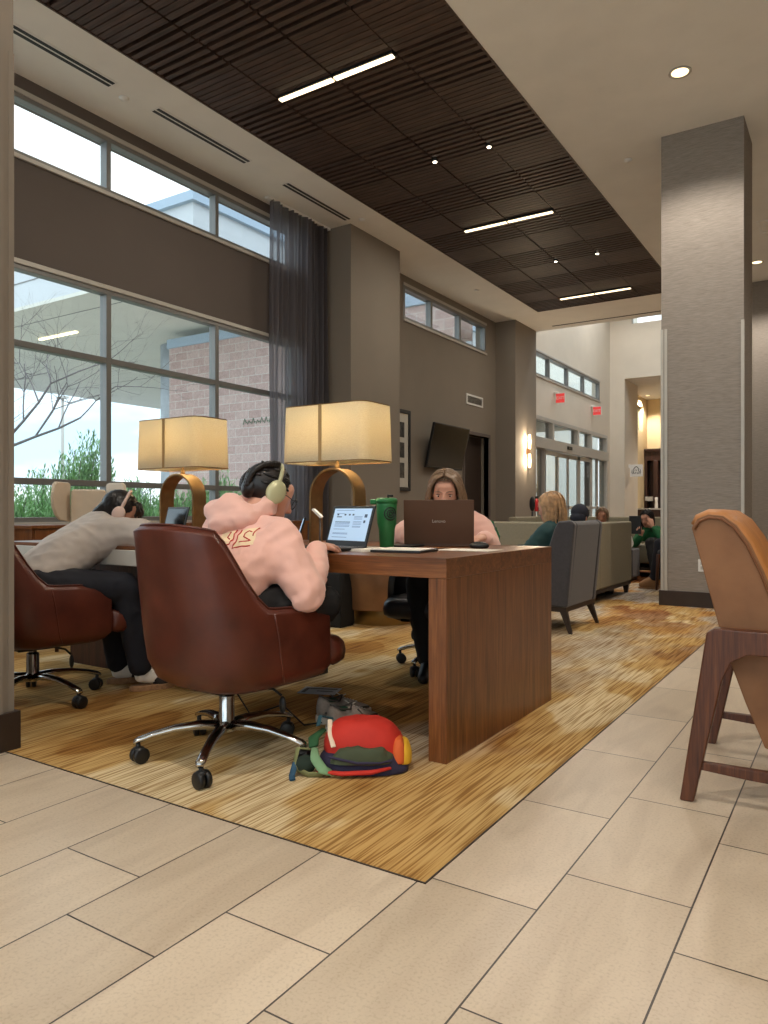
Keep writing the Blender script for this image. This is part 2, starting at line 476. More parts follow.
def text_mesh(name, body, size, mat, loc, R, parent=None, extrude=0.001, align='CENTER'):
    cu = bpy.data.curves.new(name, 'FONT'); cu.body = body; cu.size = size; cu.extrude = extrude
    cu.align_x = align; cu.align_y = 'CENTER'
    t = bpy.data.objects.new(name + '_tmp', cu); COL.objects.link(t)
    bpy.context.view_layer.update()
    dg = bpy.context.evaluated_depsgraph_get()
    me = bpy.data.meshes.new_from_object(t.evaluated_get(dg))
    bpy.data.objects.remove(t)
    me.materials.clear(); me.materials.append(mat)
    o = world_loc(parent) if parent is not None else V((0, 0, 0))
    me.transform(Matrix.Translation(V(loc) - o) @ R.to_4x4())
    ob = bpy.data.objects.new(name, me); COL.objects.link(ob)
    if parent is not None: ob.parent = parent
    return ob

def frameR(x, z):
    """rotation whose local X is x, local Z is z"""
    x = V(x).normalized(); z = V(z); z = (z - x * z.dot(x)).normalized(); y = z.cross(x)
    return Matrix((x, y, z)).transposed()

def remesh(mb, voxel, smooth_it=4, wr=None):
    """union of the closed shapes in mb as one continuous surface; returns an MB"""
    me = bpy.data.meshes.new('tmp'); me.from_pydata(mb.v, [], mb.f); me.update()
    ob = bpy.data.objects.new('tmp', me); COL.objects.link(ob)
    md = ob.modifiers.new('r', 'REMESH'); md.mode = 'VOXEL'; md.voxel_size = voxel; md.adaptivity = 0
    sm = ob.modifiers.new('s', 'SMOOTH'); sm.factor = 0.5; sm.iterations = smooth_it
    bpy.context.view_layer.update()
    dg = bpy.context.evaluated_depsgraph_get()
    m2 = bpy.data.meshes.new_from_object(ob.evaluated_get(dg))
    out = MB()
    out.v = [tuple(v.co) for v in m2.vertices]
    out.f = [tuple(p.vertices) for p in m2.polygons]
    out.mi = [0] * len(out.f)
    if wr:
        amp, sc = wr
        nv = []
        for v in m2.vertices:
            p = v.co
            w_ = noise.noise(p * 5) * 0.6
            n = (0.35 - 1.6 * abs(noise.noise(V((p.x * sc[0] + w_, p.y * sc[1], p.z * sc[2] + w_ * 2))))) + 0.4 * noise.noise(V((p.x * sc[0] * 2.3 + 5, p.y * sc[1] * 2.3, p.z * sc[2] * 2.3)))
            nv.append(tuple(p + v.normal * amp * n))
        out.v = nv
    bpy.data.objects.remove(ob)
    return out

def hull(mb, spheres, n=10, m=6):
    """convex hull of spheres [(centre, radius)...]"""
    bm = bmesh.new()
    for c, r in spheres:
        for i in range(m + 1):
            th = PI * i / m
            for j in range(n if 0 < i < m else 1):
                ph = 2 * PI * j / n
                bm.verts.new(V(c) + r * V((math.sin(th) * math.cos(ph), math.sin(th) * math.sin(ph), math.cos(th))))
    res = bmesh.ops.convex_hull(bm, input=bm.verts)
    bmesh.ops.delete(bm, geom=list({g for g in res['geom_interior'] if isinstance(g, bmesh.types.BMVert)}), context='VERTS')
    bm.verts.index_update(); bm.verts.ensure_lookup_table()
    mb.add([v.co.copy() for v in bm.verts], [tuple(v.index for v in f.verts) for f in bm.faces])
    bm.free()
    return mb
SKY = 1.5; EXPO = 0.85
# ------------------------------------------------------------------ the setting
CZ = 4.68          # main ceiling height
XW = -6.05         # inner face of the window wall

def wall_x(mb, x0, x1, y0, y1, z0, z1, ops):
    """wall slab running along Y, with openings (ya, yb, za, zb)"""
    ys = sorted({y0, y1} | {o[0] for o in ops} | {o[1] for o in ops})
    for a, b in zip(ys[:-1], ys[1:]):
        zs = sorted((o[2], o[3]) for o in ops if o[0] <= a + 1e-6 and o[1] >= b - 1e-6)
        z = z0
        for za, zb in zs:
            if za > z: mb.box(x0, x1, a, b, z, za)
            z = zb
        if z < z1: mb.box(x0, x1, a, b, z, z1)

MW = (-0.2, 7.36, 0.83, 3.07)      # main window opening
CW = (-0.2, 7.36, 3.98, 4.53)      # clerestory above it
TW = (9.96, 13.05, 3.97, 4.53)     # clerestory over the screen
EW = (15.2, 20.5, 3.98, 4.53)      # clerestory over the entrance
ED = (15.2, 21.2, 0.0, 3.09)       # entrance
DD = (12.11, 13.16, 0.0, 2.36)     # dark side door

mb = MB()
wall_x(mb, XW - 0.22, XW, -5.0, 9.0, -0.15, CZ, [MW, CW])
struct(mb, 'wall_left', M['wall_shaded'])
mb = MB()
wall_x(mb, XW - 0.22, XW, 9.0, 14.5, -0.15, CZ, [TW, DD])
mb.box(XW - 1.6, XW - 0.22, 11.6, 13.6, -0.15, 0.0)
mb.box(XW - 1.6, XW - 0.22, 11.6, 11.7, 0, 2.6); mb.box(XW - 1.6, XW - 0.22, 13.5, 13.6, 0, 2.6)
mb.box(XW - 1.7, XW - 1.6, 11.6, 13.6, -0.15, 2.6); mb.box(XW - 1.6, XW - 0.22, 11.6, 13.6, 2.5, 2.6)
struct(mb, 'wall_left.001', M['wall'])
mb = MB()
wall_x(mb, XW - 0.22, XW, 14.5, 21.5, -0.15, 7.4, [EW, ED])
struct(mb, 'wall_left.002', M['wall_lit'])
# piers standing out from the window wall
for i, (y0, y1, x, mt, zt) in enumerate([(7.83, 9.05, -5.55, 'wall', CZ), (13.5, 14.6, -5.63, 'wall', CZ), (21.5, 23.0, -5.63, 'wall_lit', 7.4)]):
    struct(MB().box(XW - 0.3, x, y0, y1, -0.1, zt), 'wall_pier' + ('.%03d' % i if i else ''), M[mt])
    struct(MB().box(XW, x + 0.018, y0 - 0.018, y1 + 0.018, 0, 0.15), 'baseboard_pier' + ('.%03d' % i if i else ''), M['espresso'], bevel=0.003)
# far hall beyond the atrium
struct(MB().box(XW - 0.3, 4.5, 26.0, 26.2, -0.1, 5.0), 'wall_back', M['wall_cream'])
mb = MB(); wall_x(mb, XW - 0.22, XW, 23.0, 26.0, -0.15, 5.0, [(24.2, 25.4, 3.6, 4.4)])
struct(mb, 'wall_left.003', M['wall_cream'])
struct(MB().box(-5.63, 4.5, 21.5, 21.7, 4.73, 6.28).box(-5.63, 4.5, 21.5, 21.7, 6.95, 7.4).box(-5.63, -5.45, 21.5, 21.7, 6.28, 6.95), 'wall_bulkhead', M['wall_lit'])
struct(MB().box(-1.9, 4.5, 13.4, 13.6, -0.1, CZ), 'wall_back.001', M['wallcover'])
struct(MB().box(-1.9, 4.5, 13.38, 13.4, 0, 0.15), 'baseboard_back', M['espresso'])
struct(MB().box(4.5, 4.7, -5.0, 26.2, -0.1, 7.4), 'wall_right', M['wall'])
struct(MB().box(XW - 0.22, 4.7, -5.2, -5.0, -0.1, 0.4).box(XW - 0.22, 4.7, -5.2, -5.0, 4.2, CZ).box(XW - 0.22, -5.4, -5.2, -5.0, 0.4, 4.2).box(4.1, 4.7, -5.2, -5.0, 0.4, 4.2), 'wall_front', M['wall'])
w8 = struct(MB().box(-5.4, 4.1, -5.13, -5.05, 0.4, 0.46).box(-5.4, 4.1, -5.13, -5.05, 4.14, 4.2).box(-2.3, -2.22, -5.13, -5.05, 0.46, 4.14).box(0.9, 0.98, -5.13, -5.05, 0.46, 4.14), 'window_fill', M['frame'])  # unseen window added behind the camera for cool daylight fill
MB().box(-5.4, 4.1, -5.095, -5.09, 0.46, 4.14).build('pane', M['glass'], w8)
# square column in the room and the pillar beside the camera
def column(name, x0, x1, y0, y1, mat, bname, trims):
    struct(MB().box(x0, x1, y0, y1, 0, CZ), name, mat)
    struct(MB().box(x0 - 0.02, x1 + 0.02, y0 - 0.02, y1 + 0.02, 0, 0.15), bname, M['espresso'], bevel=0.003)
    mb = MB()
    for xa, ya in trims:
        mb.box(xa - 0.014, xa + 0.014, ya - 0.012, ya + 0.012, 0.15, 2.75)
    struct(mb, 'trim_column' if mat is M['wallcover'] else 'trim_pillar', M['wall'] if mat is not M['wallcover'] else M['frame_light'])
column('wall_column', -1.655, -0.907, 7.70, 8.34, M['wallcover'], 'baseboard_column', [(-1.645, 7.70), (-0.917, 7.70), (-1.61, 7.697)])
column('wall_pillar', -3.55, -2.812, 0.92, 1.66, M['wall'], 'baseboard_pillar', [(-2.824, 1.650), (-2.814, 1.60)])

# floor: tiles with the carpet inset
mb = MB()
CX, CY = -0.92, 1.621
mb.box(XW, 4.5, -5.0, CY, -0.12, 0.0)
mb.box(CX, 4.5, CY, 26.0, -0.12, 0.0)
mb.box(XW, CX, CY, 26.0, -0.12, -0.004)
struct(mb, 'floor', M['tile'])
struct(MB().box(XW, CX, CY, 24.0, -0.004, 0.0015), 'floor_carpet', M['carpet'])
struct(MB().box(XW, CX + 0.004, CY - 0.004, CY, -0.002, 0.003).box(CX, CX + 0.004, CY, 24.0, -0.002, 0.003), 'trim_carpet', M['espresso'])

# ceiling: painted board around the recess, atrium and far hall lids
SX0, SX1, SY1 = -5.045, -2.555, 13.19
SY0 = 13.19 - 0.6217 * 22
mb = MB()
mb.box(XW, SX0, -5.0, 14.55, CZ, CZ + 0.12)
mb.box(SX1, 4.5, -5.0, 14.55, CZ, CZ + 0.12)
mb.box(SX0, SX1, -5.0, SY0, CZ, CZ + 0.12)
mb.box(SX0, SX1, SY1, 14.55, CZ, CZ + 0.12)
mb.box(XW, 4.5, 14.55, 14.67, CZ, 7.4)
mb.box(XW, 4.5, 21.7, 26.2, 4.73, 4.85)
ceil = struct(mb, 'ceiling', M['drywall'])
mb = MB()   # atrium lid with a roof light added to bring daylight onto the bulkhead
mb.box(XW - 0.2, -4.6, 14.6, 21.7, 7.4, 7.5); mb.box(-1.6, 4.7, 14.6, 21.7, 7.4, 7.5)
mb.box(-4.6, -1.6, 14.6, 15.4, 7.4, 7.5); mb.box(-4.6, -1.6, 20.8, 21.7, 7.4, 7.5)
struct(mb, 'ceiling_atrium', M['drywall'])
struct(MB().box(-4.6, -1.6, 15.4, 20.8, 7.5, 7.51), 'window_roof_fill', M['glass'])
mb = MB()   # dark plenum over the slats
mb.box(SX0, SX1, SY0, SY1, CZ + 0.13, CZ + 0.15)
mb.box(SX0 - 0.01, SX0, SY0, SY1, CZ + 0.002, CZ + 0.15); mb.box(SX1, SX1 + 0.01, SY0, SY1, CZ + 0.002, CZ + 0.15)
mb.box(SX0, SX1, SY1, SY1 + 0.01, CZ + 0.002, CZ + 0.15)
mb.build('plenum', M['plenum'], ceil)
# slatted panels: rows alternate between wide-spaced and close-set slats
P = 0.6217
def slat_panel(kind):
    mb = MB()
    n, w = (7, 0.046) if kind == 'wide' else (9, 0.0575)
    for i in range(n):
        yc = (i + 0.5) * (P - 0.012) / n + 0.006
        mb.box(0.008, P - 0.008, yc - w / 2, yc + w / 2, -0.035, 0.012)
    for xx in (0.05, P - 0.07): mb.box(xx, xx + 0.02, 0.0, P, 0.012, 0.03)
    return mb
pw = slat_panel('wide').build('slat_panel', M['slat'], ceil)
pn = slat_panel('narrow').build('slat_panel', M['slat'], ceil)
first = {0: True, 1: True}
for r in range(22):
    y0 = SY1 - (r + 1) * P
    kind = 1 - r % 2           # farthest row is wide-spaced
    for q in range(4):
        src = pn if kind == 0 else pw
        o = src if first[kind] else src.copy()
        if not first[kind]: COL.objects.link(o); o.parent = ceil
        first[kind] = False
        o.location = (SX0 + 0.0 + q * P, y0, CZ + 0.035 + 0.004 * ((q * 7 + r * 3) % 3))
struct(MB().box(SX0 - 0.012, SX0 + 0.006, SY0, SY1, CZ - 0.006, CZ + 0.04).box(SX1 - 0.006, SX1 + 0.012, SY0, SY1, CZ - 0.006, CZ + 0.04)
       .box(SX0, SX1, SY1 - 0.006, SY1 + 0.012, CZ - 0.006, CZ + 0.04), 'trim_ceiling', M['slat'])

# windows -----------------------------------------------------------------
def window(name, y0, y1, z0, z1, mull, trans, x=XW, fw=0.055, pane_group=True):
    """frame bars and one pane per light; the frame sits back in the reveal"""
    xf0, xf1 = x - 0.095, x + 0.005
    mb = MB()
    mb.box(xf0, xf1, y0, y1, z0, z0 + fw); mb.box(xf0, xf1, y0, y1, z1 - fw, z1)
    mb.box(xf0, xf1, y0, y0 + fw, z0 + fw, z1 - fw); mb.box(xf0, xf1, y1 - fw, y1, z0 + fw, z1 - fw)
    ys = [y0] + list(mull) + [y1]; zs = [z0] + list(trans) + [z1]
    for m in mull: mb.box(xf0, xf1, m - fw / 2, m + fw / 2, z0 + fw, z1 - fw)
    for t in trans:
        for a, b in zip(ys[:-1], ys[1:]):
            mb.box(xf0, xf1, a + fw / 2, b - fw / 2, t - fw / 2, t + fw / 2)
    fr = struct(mb, name, M['frame'], bevel=0.004)
    for a, b in zip(ys[:-1], ys[1:]):
        for c, d in zip(zs[:-1], zs[1:]):
            MB().box(x - 0.052, x - 0.044, a + 0.02, b - 0.02, c + 0.02, d - 0.02).build('pane', M['glass'], fr)
    # pale inner sill and lining
    MB().box(x + 0.006, x + 0.03, y0, y1, z0 - 0.025, z0 + 0.012).build('sill', M['frame_light'], fr, bevel=0.003)
    MB().box(x + 0.0055, x + 0.02, y0, y1, z1 - 0.012, z1 + 0.03).build('head_trim', M['frame_light'], fr, bevel=0.003)
    return fr
window('window_1', *MW, [1.68, 3.10, 4.52, 5.94], [1.20, 2.38])
window('window_2', *CW, [1.68, 3.10, 4.52, 5.94], [], fw=0.05)
window('window_3', *TW, [10.887, 11.945], [], fw=0.06)
window('window_4', *EW, [16.525, 17.84, 19.11], [], fw=0.06)
mb = MB()
for xx in (-5.45, -4.0, -2.5, -1.0): mb.box(xx, xx + 0.05, 21.55, 21.62, 6.28, 6.95)
w5 = struct(mb, 'window_5', M['frame_light'])
MB().box(-5.45, 4.5, 21.59, 21.595, 6.28, 6.95).build('pane', M['glass'], w5)
w6 = struct(MB().box(XW - 0.16, XW - 0.08, 24.2, 25.4, 3.6, 3.66).box(XW - 0.16, XW - 0.08, 24.2, 25.4, 4.34, 4.4).box(XW - 0.16, XW - 0.08, 24.77, 24.83, 3.66, 4.34), 'window_6', M['frame'])
MB().box(XW - 0.12, XW - 0.115, 24.2, 25.4, 3.6, 4.4).build('pane', M['glass'], w6)

# entrance: transom lights above sliding doors
y0, y1 = ED[0], ED[1]
ms = [16.77, 18.62, 19.72]
mb = MB()
xa, xb = XW - 0.17, XW + 0.02
mb.box(xa, xb, y0, y1, 3.0, 3.09); mb.box(xa, xb, y0, y0 + 0.09, 0, 3.0); mb.box(xa, xb, y1 - 0.09, y1, 0, 3.0)
mb.box(xa, xb + 0.06, y0 + 0.09, y1 - 0.09, 2.36, 2.60)
for m_ in ms: mb.box(xa, xb, m_ - 0.05, m_ + 0.05, 2.60, 3.0)
mb.box(xa, xb, ms[2] - 0.05, ms[2] + 0.05, 0, 2.36)
mb.box(xa, xb, ms[0] - 0.6, ms[0] - 0.52, 0, 2.36)
d1 = struct(mb, 'door_1', M['frame_light'], bevel=0.005)
edges = [y0] + ms + [y1]
for a, b in zip(edges[:-1], edges[1:]):
    MB().box(XW - 0.09, XW - 0.08, a + 0.03, b - 0.03, 2.60, 3.02).build('transom_pane', M['door_glass'], d1)
MB().box(XW + 0.07, XW + 0.115, 17.55, 17.85, 2.44, 2.52).build('motion_sensor', M['black'], d1, bevel=0.01)
leafs = [(16.20, 17.12), (17.08, 17.95), (17.92, 18.72), (18.70, 19.66)]
for k, (a, b) in enumerate(leafs):
    xo = XW - 0.06 if k in (1, 2) else XW - 0.02
    mb = MB()
    st = 0.055
    mb.box(xo, xo + 0.04, a, a + st, 0.02, 2.34); mb.box(xo, xo + 0.04, b - st, b, 0.02, 2.34)
    mb.box(xo, xo + 0.04, a, b, 2.24, 2.34); mb.box(xo, xo + 0.04, a, b, 0.02, 0.22); mb.box(xo, xo + 0.04, a, b, 0.98, 1.06)
    lf = mb.build('sliding_leaf', M['frame_light'], d1, bevel=0.004)
    MB().box(xo + 0.015, xo + 0.022, a + 0.03, b - 0.03, 0.2, 2.26).build('pane', M['door_glass'], lf)
for a, b in ((15.29, 16.17), (19.77, 21.11)):
    MB().box(XW - 0.06, XW - 0.053, a, b, 0.05, 2.36).build('side_pane', M['door_glass'], d1)
mb = MB(); mb.box(XW - 0.08, XW - 0.02, 20.35, 20.43, 0.05, 2.36).box(XW - 0.08, XW - 0.02, 19.77, 21.11, 1.0, 1.06)
mb.build('stile', M['frame_light'], d1)

# dark side door
mb = MB()
mb.box(XW - 0.1, XW + 0.02, DD[0] - 0.06, DD[0], 0, DD[3] + 0.06); mb.box(XW - 0.1, XW + 0.02, DD[1], DD[1] + 0.06, 0, DD[3] + 0.06)
mb.box(XW - 0.1, XW + 0.02, DD[0], DD[1], DD[3], DD[3] + 0.06)
d2 = struct(mb, 'door_2', M['wall_shaded'], bevel=0.004)
MB().box(XW - 0.20, XW - 0.155, DD[0], DD[1], 0.01, DD[3]).build('door_leaf', M['espresso'], d2)
MB().tube([(XW - 0.05, DD[0] + 0.09, 1.0), (XW - 0.0, DD[0] + 0.09, 1.0), (XW - 0.0, DD[0] + 0.21, 1.0)], 0.011).build('door_handle', M['frame_light'], d2, smooth=True)

# wooden ledge under the main window
lg = thing('window_bench', (-5.82, 4.6, 0), 'long low walnut cabinet running under the main window', 'cabinet')
MB().box(XW + 0.001, -5.60, 3.46, 7.0, 0.07, 0.795).build('body', M['walnut'], lg, bevel=0.003)
MB().box(XW + 0.031, -5.575, 3.44, 7.0, 0.795, 0.824).build('top', M['walnut_x'], lg, bevel=0.003)
MB().box(XW + 0.001, -5.64, 3.50, 6.96, 0, 0.07).build('plinth', M['black'], lg)
for ya_, yb_ in ((3.48, 4.34), (4.35, 5.22), (5.23, 6.1), (6.11, 6.98)): MB().box(-5.5995, -5.585, ya_, yb_ - 0.004, 0.09, 0.785).build('door', M['walnut'], lg, bevel=0.002)

# ------------------------------------------------------------------ ceiling fittings
slots = [(2.15, 'long black linear air slot in the soffit nearest the camera over the left window'),]
for i, (ya, lab) in enumerate([(2.92, 'twin slot air diffuser in the soffit nearest the left pillar'),
                              (4.62, 'twin slot air diffuser in the soffit above the second clerestory pane'),
                              (6.47, 'twin slot air diffuser in the soffit above the grey curtain')]):
    t = thing('air_diffuser', (-5.5, ya + 0.61, CZ), lab, 'vent', 'linear air diffusers along the window soffit')
    MB().box(-5.565, -5.435, ya - 0.012, ya + 1.232, CZ - 0.006, CZ - 0.0005).build('frame', M['white'], t, bevel=0.002)
    MB().box(-5.545, -5.512, ya, ya + 1.22, CZ - 0.010, CZ - 0.0062).build('slot', M['black'], t)
    MB().box(-5.488, -5.455, ya, ya + 1.22, CZ - 0.010, CZ - 0.0062).build('slot', M['black'], t)

for i, (yc, lab) in enumerate([(1.37, 'glowing linear light in the slatted ceiling overhead'), (5.10, 'largest glowing linear light in the slatted ceiling, nearest the camera'), (8.83, 'middle glowing linear light in the slatted ceiling'),
                              (12.56, 'farthest glowing linear light at the end of the slatted ceiling')]):
    t = thing('linear_light', (-3.80, yc, CZ - 0.01), lab, 'ceiling light', 'linear lights in the slatted ceiling')
    for xa in (-4.40, -3.785):
        MB().box(xa, xa + 0.60, yc - 0.032, yc + 0.032, CZ - 0.02, CZ + 0.03).build('housing', M['black'], t)
        MB().box(xa + 0.004, xa + 0.596, yc - 0.024, yc + 0.024, CZ - 0.034, CZ - 0.0202).build('diffuser', M['led'], t, bevel=0.003)
    L = bpy.data.lights.new('linear_glow', 'AREA'); L.shape = 'RECTANGLE'; L.size = 1.2; L.size_y = 0.05; L.energy = 22; L.color = (1.0, 0.9, 0.76)
    lo = bpy.data.objects.new('linear_glow', L); COL.objects.link(lo); lo.parent = t; lo.location = (0, 0, -0.03)

for x, y, lab in [(-3.802, 6.918, 'small pin spotlight in the slatted ceiling, second column from the left, nearer row'),
                  (-3.180, 6.933, 'small pin spotlight in the slatted ceiling, nearer row, closer to the painted ceiling'),
                  (-3.802, 10.66, 'small pin spotlight in the slatted ceiling beyond the middle linear light, left one'),
                  (-3.180, 10.66, 'small pin spotlight in the slatted ceiling beyond the middle linear light, right one')]:
    t = thing('spotlight', (x, y, CZ - 0.01), lab, 'ceiling light', 'pin spotlights in the slatted ceiling')
    MB().lathe([(0.0, 0.05), (0.04, 0.05), (0.04, -0.006), (0.028, -0.010), (0.0, -0.008)], (x, y, CZ), 16).build('can', M['black'], t, smooth=True)
    MB().lathe([(0.0, -0.0105), (0.022, -0.0105), (0.018, -0.018), (0.0, -0.02)], (x, y, CZ), 16).build('lens', M['pin'], t, smooth=True)
    L = bpy.data.lights.new('pin_glow', 'SPOT'); L.energy = 25; L.spot_size = math.radians(60); L.spot_blend = 0.6; L.color = (1, 0.88, 0.72); L.shadow_soft_size = 0.03
    lo = bpy.data.objects.new('pin_glow', L); COL.objects.link(lo); lo.parent = t; lo.location = (0, 0, -0.03)

DOWN_W = 125
def downlight(x, y, z, lab, watts=DOWN_W, col=(1.0, 0.90, 0.78), size=135):
    t = thing('downlight', (x, y, z), lab, 'ceiling light', 'recessed downlights')
    MB().lathe([(0.070, 0.0005), (0.092, -0.0005), (0.094, -0.007), (0.078, -0.010), (0.070, -0.004)], (x, y, z), 28).build('trim_ring', M['frame_light'], t, smooth=True)
    MB().lathe([(0.0, -0.002), (0.070, -0.002), (0.069, -0.006), (0.0, -0.007)], (x, y, z), 28).build('lens', M['down_lens'], t, smooth=True)
    L = bpy.data.lights.new('down_glow', 'SPOT'); L.energy = watts; L.spot_size = math.radians(size); L.spot_blend = 0.45
    L.color = col; L.shadow_soft_size = 0.07
    lo = bpy.data.objects.new('down_glow', L); COL.objects.link(lo); lo.parent = t; lo.location = (0, 0, -0.02)
downlight(-1.276, 6.645, CZ, 'round recessed downlight in front of the square column')
downlight(-1.277, 12.34, CZ, 'round recessed downlight seen past the right side of the column')
downlight(-1.276, 0.95, CZ, 'round recessed downlight above the camera')
for x, y in ((1.6, 0.95), (1.6, 6.645), (-1.276, -2.2), (1.6, -2.2), (-4.0, -2.2)):  # unseen lamps added for general fill
    downlight(x, y, CZ, 'added fill downlight outside the frame')
downlight(-5.80, 25.0, 4.73, 'small downlight in the far hall ceiling beyond the entrance', 220)
downlight(-2.5, 24.2, 4.73, 'downlight over the far serving counter', 220)

for x, y in ((-5.3, 16.2), (-5.3, 19.2), (-0.6, 16.2), (-0.6, 19.6)):  # extra lamps put in to brighten the atrium walls
    downlight(x, y, 7.4, 'added fill downlight high in the atrium ceiling', 120, (1.0, 0.97, 0.94), 150)
# square air grille at the very top edge, small grille past the column, detectors, wall grille
def ceil_grille(x, y, s, lab):
    t = thing('air_grille', (x, y, CZ), lab, 'vent', 'square ceiling grilles')
    mb = MB(); h = s / 2
    for k, (a, b) in enumerate(((h, h - 0.03), (h - 0.07, h - 0.09), (h - 0.13, h - 0.15))):
        z = CZ - 0.012 + 0.004 * k
        mb.box(x - a, x + a, y - a, y - b, z, CZ - 0.0004); mb.box(x - a, x + a, y + b, y + a, z, CZ - 0.0004)
        mb.box(x - a, x - b, y - b, y + b, z, CZ - 0.0004); mb.box(x + b, x + a, y - b, y + b, z, CZ - 0.0004)
    mb.build('louvre', M['white'], t)
    MB().box(x - h + 0.02, x + h - 0.02, y - h + 0.02, y + h - 0.02, CZ - 0.0016, CZ - 0.0003).build('backing', M['drywall'], t)
ceil_grille(-1.25, 5.15, 0.6, 'white square air grille at the top edge of the photo')
ceil_grille(-0.86, 10.85, 0.5, 'white square air grille past the right side of the column')
for x, y, lab in ((-5.591, 4.339, 'tiny white sprinkler cap in the soffit between the first two slots'),
                  (-5.35, 7.8, 'tiny white sprinkler cap above the left pier'),
                  (-5.424, 11.34, 'tiny white sprinkler cap over the far clerestory'),
                  (-2.062, 8.01, 'tiny white sprinkler cap on the painted ceiling left of the column')):
    o = MB().lathe([(0, 0), (0.045, 0), (0.045, -0.004), (0.034, -0.018), (0.0, -0.02)], (x, y, CZ), 20).build('sprinkler_cap', M['white'], None, smooth=True, off=(x, y, CZ))
    tag(o, lab, 'sprinkler', 'sprinkler caps')
t = thing('wall_vent', (XW, 12.53, 3.0), 'white rectangular air vent on the wall above the dark door', 'vent')
MB().box(XW + 0.0005, XW + 0.02, 12.18, 12.88, 2.91, 2.94).box(XW + 0.0005, XW + 0.02, 12.18, 12.88, 3.07, 3.10).box(XW + 0.0005, XW + 0.02, 12.18, 12.21, 2.94, 3.07).box(XW + 0.0005, XW + 0.02, 12.85, 12.88, 2.94, 3.07).build('frame', M['white'], t)
mb = MB()
for k in range(6): mb.obox((XW + 0.010, 12.53, 2.952 + 0.021 * k), (0.007, 0, -0.004), (0, 0.32, 0), (0.001, 0, 0.0018))
mb.build('louvre', M['frame_light'], t)
MB().box(XW + 0.0005, XW + 0.002, 12.2, 12.86, 2.92, 3.09).build('backing', M['black'], t)

# dark slot along the atrium soffit
o = MB().box(-5.2, -1.9, 14.36, 14.40, CZ - 0.006, CZ - 0.0005).build('air_diffuser', M['black'], None, off=(-3.6, 14.38, CZ))
tag(o, 'thin dark air slot in the soffit edge before the atrium', 'vent')

# exit signs on the wall over the entrance
for y, z, lab in ((16.85, 3.60, 'exit sign on the left above the glass entrance'), (19.75, 3.63, 'brighter red exit sign on the right above the glass entrance')):
    t = thing('exit_sign', (XW, y, z), lab, 'sign', 'exit signs over the entrance')
    MB().box(XW + 0.0005, XW + 0.10, y - 0.05, y + 0.05, z + 0.115, z + 0.15).build('bracket', M['white'], t, bevel=0.004)
    MB().box(XW + 0.04, XW + 0.27, y - 0.02, y + 0.02, z - 0.12, z + 0.115).build('housing', M['white'], t, bevel=0.006)
    MB().box(XW + 0.05, XW + 0.26, y - 0.0225, y - 0.0205, z - 0.11, z + 0.105).build('face', M['sign_red'], t)
    text_mesh('lettering', 'EXIT', 0.10, M['white'], (XW + 0.155, y - 0.0235, z), frameR((1, 0, 0), (0, -1, 0)), t)

# double wall sconce on the second pier
t = thing('wall_sconce', (-5.63, 14.1, 2.15), 'lit up-and-down wall sconce with two glass tubes on the pier', 'wall light')
MB().box(-5.63, -5.57, 14.06, 14.14, 2.09, 2.20).build('bracket', M['bronze'], t, bevel=0.006)
for z0_, z1_ in ((1.82, 2.09), (2.20, 2.48)):
    MB().lathe([(0, z0_), (0.024, z0_), (0.026, (z0_ + z1_) / 2), (0.024, z1_), (0, z1_)], (-5.575, 14.10, 0), 16).build('glass_tube', M['bulb'], t, smooth=True)
L = bpy.data.lights.new('sconce_glow', 'POINT'); L.energy = 14; L.color = (1, 0.8, 0.55); L.shadow_soft_size = 0.05
for dz in (-0.2, 0.2):
    lo = bpy.data.objects.new('sconce_glow', L); COL.objects.link(lo); lo.parent = t; lo.location = (0.1, -0.03, dz)

# television on a tilting arm, framed print, wall outlet
t = thing('television', (XW + 0.1, 11.17, 2.03), 'large black flat television tilted down on the far wall', 'television')
tl = 0.16
def tvp(y, z, d):  # tilted plane
    k = (z - 1.67) / 0.72
    return (XW + 0.06 + tl * k + d, y, z)
mb = MB(); mb.rings([[tvp(10.53, 1.66, 0.0), tvp(11.82, 1.66, 0.0), tvp(11.82, 2.39, 0.0), tvp(10.53, 2.39, 0.0)],
                     [tvp(10.53, 1.66, 0.045), tvp(11.82, 1.66, 0.045), tvp(11.82, 2.39, 0.045), tvp(10.53, 2.39, 0.045)]])
mb.build('case', M['black'], t, bevel=0.006)
mb = MB(); mb.rings([[tvp(10.55, 1.685, 0.0452), tvp(11.80, 1.685, 0.0452), tvp(11.80, 2.375, 0.0452), tvp(10.55, 2.375, 0.0452)],
                     [tvp(10.55, 1.685, 0.047), tvp(11.80, 1.685, 0.047), tvp(11.80, 2.375, 0.047), tvp(10.55, 2.375, 0.047)]])
mb.build('screen', M['black_gloss'], t)
MB().box(XW + 0.0005, XW + 0.14, 11.05, 11.30, 1.9, 2.15).build('wall_mount', M['black'], t)
t = thing('framed_print', (XW, 9.75, 1.9), 'tall black-framed print with dark squares beside the left pier', 'picture')
MB().box(XW + 0.0005, XW + 0.03, 9.35, 9.40, 1.26, 2.54).box(XW + 0.0005, XW + 0.03, 10.10, 10.155, 1.26, 2.54).box(XW + 0.0005, XW + 0.03, 9.40, 10.10, 1.26, 1.315).box(XW + 0.0005, XW + 0.03, 9.40, 10.10, 2.485, 2.54).build('frame', M['black'], t, bevel=0.003)
MB().box(XW + 0.001, XW + 0.012, 9.40, 10.10, 1.315, 2.485).build('mat_board', plain('print_paper', (196, 192, 182), 0.6, var=0.02), t)
prm = plain('print_ink', (60, 58, 54), 0.6, var=0.9, nscale=14)
for z in (1.58, 1.90, 2.22): MB().box(XW + 0.0122, XW + 0.014, 9.60, 9.98, z - 0.12, z + 0.12).build('photo', prm, t)
